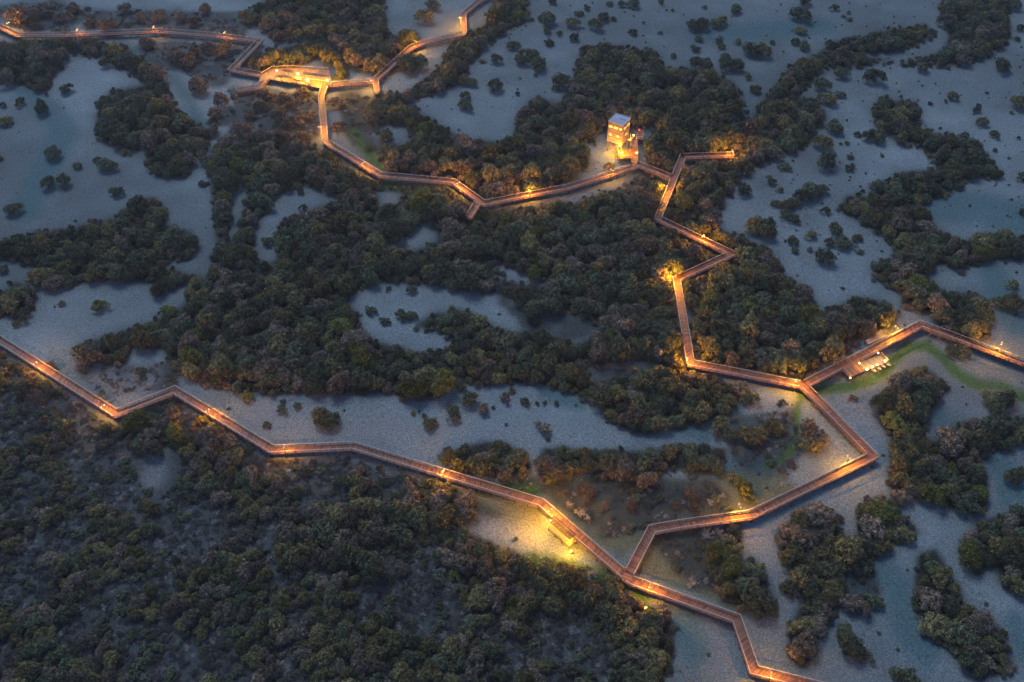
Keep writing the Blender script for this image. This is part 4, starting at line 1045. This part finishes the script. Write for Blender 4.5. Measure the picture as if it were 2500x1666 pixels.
DEAD = [(1,2,1740,820,45,'small bare pale shrub lit orange below the slatted pavilion'),(1,2,2190,1030,48,'spiky white dead tree under the boardwalk past the fork'),(2,2,90,880,70,'rounded leafless grey tree in the grass above the last southern leg'),
 (1,2,1690,440,38,'bare pale shrub lit amber right of the slatted pavilion'),(2,2,180,560,45,'twisted white dead branches just below the eastern loop'),(2,2,710,220,35,'low bare white shrub just above the eastern loop'),(1,2,1940,505,32,'small pale leafless shrub alone between the pavilion and the loop'),(2,1,1330,0,1,'')]
OX = [0, 830, 1660]; OY = [0, 550, 1106]
def tile(c, r, x, y): return OX[c]+x/2.8, OY[r]+y/2.8
shrub_px = []
CW = {'y': 'yellow green', 'o': 'olive green', 'b': 'grey brown'}
vi = 0
for (c, r), lst in T.items():
    for e in lst:
        px, py = tile(c, r, e[0], e[1]); rp = e[2]/2.8
        col = CW[e[3]] if len(e) > 3 else ('dark green' if (vi*7) % 5 else 'olive green')
        sc_ = scale_at(at(px, py).y, 1.0); Rm = rp/sc_*1.08
        hf = 1.0 if Rm > .9 else 1.15
        p = at(px, py, .62*Rm*hf); x, y = p.x, p.y; z = gz(x, y)-.04
        shrub_px.append((px, py, rp)); vi += 1
        size = 'tiny' if Rm < .8 else 'small' if Rm < 1.4 else 'medium' if Rm < 2.1 else 'large'
        if Rm < 1.0:
            o = bpy.data.objects.new('mangrove_shrub', BUSH[(vi % 4, col)]); C.objects.link(o)
        else:
            o = empty('mangrove_shrub', (0, 0, 0)); child('foliage', BUSH[(vi % 4, col)] if Rm < 2.3 else CROWN[(vi % NV, col)], o); child('stem', BUSHSTEM, o)
        o.location = (x, y, z); o.scale = (Rm*random.uniform(.9, 1.2), Rm*random.uniform(.8, 1.1), Rm*hf*random.uniform(.8, 1.15)); o.rotation_euler.z = random.uniform(0, 6.28)
        o['category'] = 'shrub'; o['group'] = 'mangrove shrubs scattered on the open mud'
        reg(o, f'{size} {col} mangrove shrub', px, py)
ri = 0
for c, r, X, Y, rr, k in DRY:
    px, py = tile(c, r, X, Y); sc_ = scale_at(at(px, py).y, 1.0); Rm = rr/2.8/sc_*1.1; p = at(px, py, .5*Rm); ri += 1
    o = empty('dry_shrub', (p.x, p.y, gz(p.x, p.y)-.03)); o.scale = (Rm,)*3; o.rotation_euler.z = random.uniform(0, 6.28)
    child('branches', (TWIG if k != 't' else BARE)[ri % 3], o)
    if k != 't': child('dry_leaves', (REDL[ri % 2] if k == 'r' else DRYL[ri % 3]), o)
    shrub_px.append((px, py, rr/2.8*.8))
    o['category'] = 'shrub'; o['group'] = 'dry twiggy shrubs'
    reg(o, {'r': 'russet twiggy shrub', 't': 'bare pale twiggy shrub', 'd': 'dull brown twiggy shrub'}[k], px, py)
for c, r, X, Y, rr, lab in DEAD:
    if not lab: continue
    px, py = tile(c, r, X, Y); sc_ = scale_at(at(px, py).y, 1.0); Rm = rr/2.8/sc_*1.15; p = at(px, py, .4*Rm)
    o = empty('bare_tree', (p.x, p.y, gz(p.x, p.y)-.03), lab, 'bare tree', 'leafless pale trees'); o.scale = (Rm, Rm, Rm*1.1)
    o.rotation_euler.z = random.uniform(0, 6.28); child('branches', BARE[(X) % 3], o)
    shrub_px.append((px, py, rr/2.8*.8))

# ---------------------------------------------------------------- groves
cand = []; gridc = {}
def free(x, y, rad):
    gxk, gyk = int(x//4), int(y//4)
    for i in range(gxk-2, gxk+3):
        for j in range(gyk-2, gyk+3):
            for (a, b, c) in gridc.get((i, j), ()):
                if (a-x)**2+(b-y)**2 < (.60*(c+rad))**2: return False
    return True
shr = np.array(shrub_px)
runpx = [r['px'] for r in runs]
def path_clear(px, py, rp, sc_):
    for pts in runpx:
        if poly_d((px, py), pts) < WD/2*sc_*.8+rp*.72+2: return False
    return True
def plat_clear(px, py, rp):
    for k, q in PLAT.items():
        if inside((px, py), q) or poly_d((px, py), q+[q[0]]) < rp*.8: return False
    for (mx, my, mr) in ((1512, 325, 36), (1545, 365, 24), (1372, 1300, 52), (1512, 372, 34), (2120, 900, 42), (735, 180, 20), (690, 178, 18), (770, 172, 26)):
        if math.hypot(px-mx, py-my) < mr+rp*.5: return False
    return True
softg = blur(grove, 7)
def try_tree(x, y, Rm, outside=False):
    H = Rm*1.25
    px, py = pix(x, y, .55*H); sc_ = scale_at(y, .5*H); rp = Rm*sc_
    if -25 < px < 2525 and -25 < py < 1690:
        i, j = cell(px, py)
        if Rm < 1.08 and softg[i, j] > .13: pass
        elif not grove[i, j]:
            if not lowleft[i, j]: return
            n = vnoise(np.array([x]), np.array([y]), 7.5, 21)[0]*.65+vnoise(np.array([x]), np.array([y]), 3.2, 22)[0]*.35
            if Rm > 2.15: return
            if n < .56 or math.hypot(px-385, py-1140) < 65 or (math.hypot((px-1240)/1.6, py-1290) < 75): return
            if py < 1180 and px < 420 and n < .62: return
        if holes[i, j] and not (Rm < 1.08 and softg[i, j] > .2): return
        e = .45*rp
        for dx, dy in ((e, 0), (-e, 0), (0, e), (0, -e)) if Rm > 1.08 else ():
            i2, j2 = cell(px+dx, py+dy)
            if holes[i2, j2]: return
            if not (grove[i2, j2] or lowleft[i2, j2] or scrub[i2, j2]) and rp > 9: return
        if not path_clear(px, py, rp, sc_) or not plat_clear(px, py, rp): return
        d = np.hypot(shr[:, 0]-px, shr[:, 1]-py)
        if (d < (shr[:, 2]+rp)*.62).any(): return
        for r in runs:
            if poly_d((x, y), r['w']) < WD/2+.35*Rm: return
    else:
        n = vnoise(np.array([x]), np.array([y]), 22, 31)[0]
        if n < .52: return
    if not free(x, y, Rm): return
    gridc.setdefault((int(x//4), int(y//4)), []).append((x, y, Rm)); cand.append((x, y, Rm, H, px, py, rp))
for pas, (n, lo, hi) in enumerate(((9000, 2.2, 3.7), (16000, 1.7, 2.4), (26000, 1.1, 1.7), (26000, .55, 1.05))):
    ys = rng.uniform(84, 430, n); us = rng.uniform(-1, 1, n)
    for k in range(n):
        y = ys[k]; half = (y*CD+HCAM*SD)*.55+6
        try_tree(us[k]*half, y, rng.uniform(lo, hi))
vis = [c for c in cand if -20 < c[4] < 2520 and -20 < c[5] < 1690]
vis.sort(key=lambda c: -c[6]*(1.0 if 10 < c[4] < 2490 and 10 < c[5] < 1650 else .6))
things = vis[:300]; tset = set(id(c) for c in things); rest = [c for c in cand if id(c) not in tset]
print('trees', len(cand), 'in view', len(vis))
def pick_col(px, py):
    t = random.random()
    low = lowleft[cell(px, py)]
    if low: return 'grey brown' if t < .55 else 'olive green' if t < .82 else 'dark green' if t < .98 else 'yellow green'
    return 'dark green' if t < .48 else 'olive green' if t < .74 else 'grey brown' if t < .96 else 'yellow green'
src = {}
for i, c in enumerate(things):
    x, y, Rm, H, px, py, rp = c
    v, col = (i % NV, COLS[(i//NV) % 4]) if i < NV*4 else (random.randrange(NV), pick_col(px, py))
    if i < NV*4 and col == 'yellow green' and False: pass
    o = empty('mangrove_tree', (x, y, gz(x, y)-.05)); cr_ = child('crown', CROWN[(v, col)], o); child('trunk', TRUNK[i % 3], o)
    src.setdefault((v, col), cr_)
    o.scale = (Rm*random.uniform(.92, 1.1), Rm, Rm*random.uniform(.85, 1.45)); o.rotation_euler.z = random.uniform(0, 6.28)
    o['category'] = 'tree'; o['group'] = 'mangrove trees of the groves'
    reg(o, f"{'broad' if Rm > 2.7 else 'mid-sized' if Rm > 2.0 else 'small'} {col} mangrove tree", px, py)
flush_labels()

def scatter(name, pts, sources, label, cat):
    """pts: (x, y, z, sx, sy, sz, rot, idx). One object; its geometry nodes set the copies."""
    me = bpy.data.meshes.new(name); me.from_pydata([p[:3] for p in pts], [], [])
    a = me.attributes.new('size', 'FLOAT_VECTOR', 'POINT'); a.data.foreach_set('vector', [v for p in pts for v in p[3:6]])
    a = me.attributes.new('turn', 'FLOAT', 'POINT'); a.data.foreach_set('value', [p[6] for p in pts])
    a = me.attributes.new('pick', 'INT', 'POINT'); a.data.foreach_set('value', [p[7] for p in pts])
    o = bpy.data.objects.new(name, me); C.objects.link(o)
    ng = bpy.data.node_groups.new(name, 'GeometryNodeTree')
    ng.interface.new_socket('Geometry', in_out='INPUT', socket_type='NodeSocketGeometry')
    ng.interface.new_socket('Geometry', in_out='OUTPUT', socket_type='NodeSocketGeometry')
    n, l = ng.nodes, ng.links
    gi = n.new('NodeGroupInput'); go = n.new('NodeGroupOutput'); ip = n.new('GeometryNodeInstanceOnPoints'); g2 = n.new('GeometryNodeGeometryToInstance')
    l.new(gi.outputs[0], ip.inputs['Points'])
    for s in reversed(sources):
        oi = n.new('GeometryNodeObjectInfo'); oi.inputs['Object'].default_value = s; oi.transform_space = 'ORIGINAL'; l.new(oi.outputs['Geometry'], g2.inputs[0])
    l.new(g2.outputs[0], ip.inputs['Instance']); ip.inputs['Pick Instance'].default_value = True
    def na(t, nm):
        q = n.new('GeometryNodeInputNamedAttribute'); q.data_type = t; q.inputs[0].default_value = nm; return q.outputs[0]
    l.new(na('INT', 'pick'), ip.inputs['Instance Index']); l.new(na('FLOAT_VECTOR', 'size'), ip.inputs['Scale'])
    cx = n.new('ShaderNodeCombineXYZ'); l.new(na('FLOAT', 'turn'), cx.inputs[2]); l.new(cx.outputs[0], ip.inputs['Rotation'])
    l.new(ip.outputs[0], go.inputs[0])
    md = o.modifiers.new('scatter', 'NODES'); md.node_group = ng
    tag(o, label, cat, None, 'stuff'); return o
keys = list(src); srcs = [src[k] for k in keys]
# join geometry keeps its own order of inputs, so colours are drawn by weight over all sources instead of by index
wts = {'dark green': 4, 'olive green': 3, 'grey brown': 3, 'yellow green': .35}
pw = np.array([wts[k[1]] for k in keys]); pw = pw/pw.sum(); pl = np.array([{'grey brown': 4, 'olive green': 4, 'dark green': 2, 'yellow green': .2}[k[1]] for k in keys]); pl = pl/pl.sum()
rev = list(range(len(keys)))
pts = []
for (x, y, Rm, H, px, py, rp) in rest:
    k = int(rng.choice(len(keys), p=pl if lowleft[cell(px, py)] else pw))
    pts.append((x, y, gz(x, y)-.05, Rm*random.uniform(.92, 1.1), Rm, Rm*random.uniform(.85, 1.45), random.uniform(0, 6.28), k))
scatter('mangrove_forest', pts, srcs, 'dense mangrove woodland of dark rounded crowns filling the groves behind the nearest trees', 'woodland')

# low scrub and seedlings
so = [next(o for o in bpy.data.objects if o.data == m_) for m_ in DRYL]; tw = [next(o for o in bpy.data.objects if o.data == m_) for m_ in TWIG]
dsrc = so+so[:2]+tw+[next(o for o in bpy.data.objects if o.data == BARE[k_]) for k_ in (0, 2)] + [next(o for o in bpy.data.objects if o.data == BUSH[q_]) for q_ in ((0, 'grey brown'), (1, 'dark green')) if any(o.data == BUSH[q_] for o in bpy.data.objects)]
pts = []; n = 75000
ys = rng.uniform(86, 400, n); us = rng.uniform(-1, 1, n)
scr_any = scrub & ~holes
for k in range(n):
    y = ys[k]; x = us[k]*((y*CD+HCAM*SD)*.53); px, py = pix(x, y, .3)
    if not (0 <= px < 2500 and 0 <= py < 1680): continue
    i, j = cell(px, py)
    if not scr_any[i, j]:
        if not (grove[i, j] and random.random() < .12): continue
    elif random.random() > (1.0 if lowleft[i, j] else .3 if gx[0, j] > 1250 else .35): continue
    if math.hypot(px-385, py-1140) < 60 or math.hypot((px-1230)/1.7, py-1275) < 62: continue
    if not path_clear(px, py, 2, scale_at(y)) or not plat_clear(px, py, 4): continue
    s = rng.uniform(.4, 1.5)
    pts.append((x, y, gz(x, y)-.03, s, s, s*.8, random.uniform(0, 6.28), int(rng.integers(0, len(dsrc)))))
print('scrub', len(pts))
scatter('dry_scrub', pts, dsrc, 'low brown leafless scrub covering the ground between the trees', 'scrub')
bs = [o for o in bpy.data.objects if o.name.startswith('foliage')][:6]
pts = []
for k in range(900):
    px, py = rng.uniform(0, 2500), rng.uniform(0, 1640)
    if k < 520: px, py = rng.uniform(1180, 2500), rng.uniform(0, 620)
    i, j = cell(px, py)
    if grove[i, j] or lowleft[i, j] or not path_clear(px, py, 3, 8) or not plat_clear(px, py, 6): continue
    p = at(px, py); s = rng.uniform(.12, .5)**1.0
    pts.append((p.x, p.y, gz(p.x, p.y)-.02, s, s, s, random.uniform(0, 6.28), int(rng.integers(0, len(bs)))))
scatter('mangrove_seedlings', pts, bs, 'tiny dark mangrove seedlings dotted over the open mudflats', 'seedlings')

# ---------------------------------------------------------------- evening haze
hz = MB(); hz.box((0, 290, 97), (900, 780, 198))
m = bpy.data.materials.new('haze_air'); m.use_nodes = True; m.node_tree.nodes.clear()
ou = m.node_tree.nodes.new('ShaderNodeOutputMaterial'); pv = m.node_tree.nodes.new('ShaderNodeVolumePrincipled')
pv.inputs['Color'].default_value = (.85, .9, 1, 1); pv.inputs['Density'].default_value = .00017; pv.inputs['Anisotropy'].default_value = .3
m.node_tree.links.new(pv.outputs[0], ou.inputs['Volume'])
h = hz.build('haze', m); h['kind'] = 'stuff'; h['label'] = 'thin blue evening haze over the mangroves'
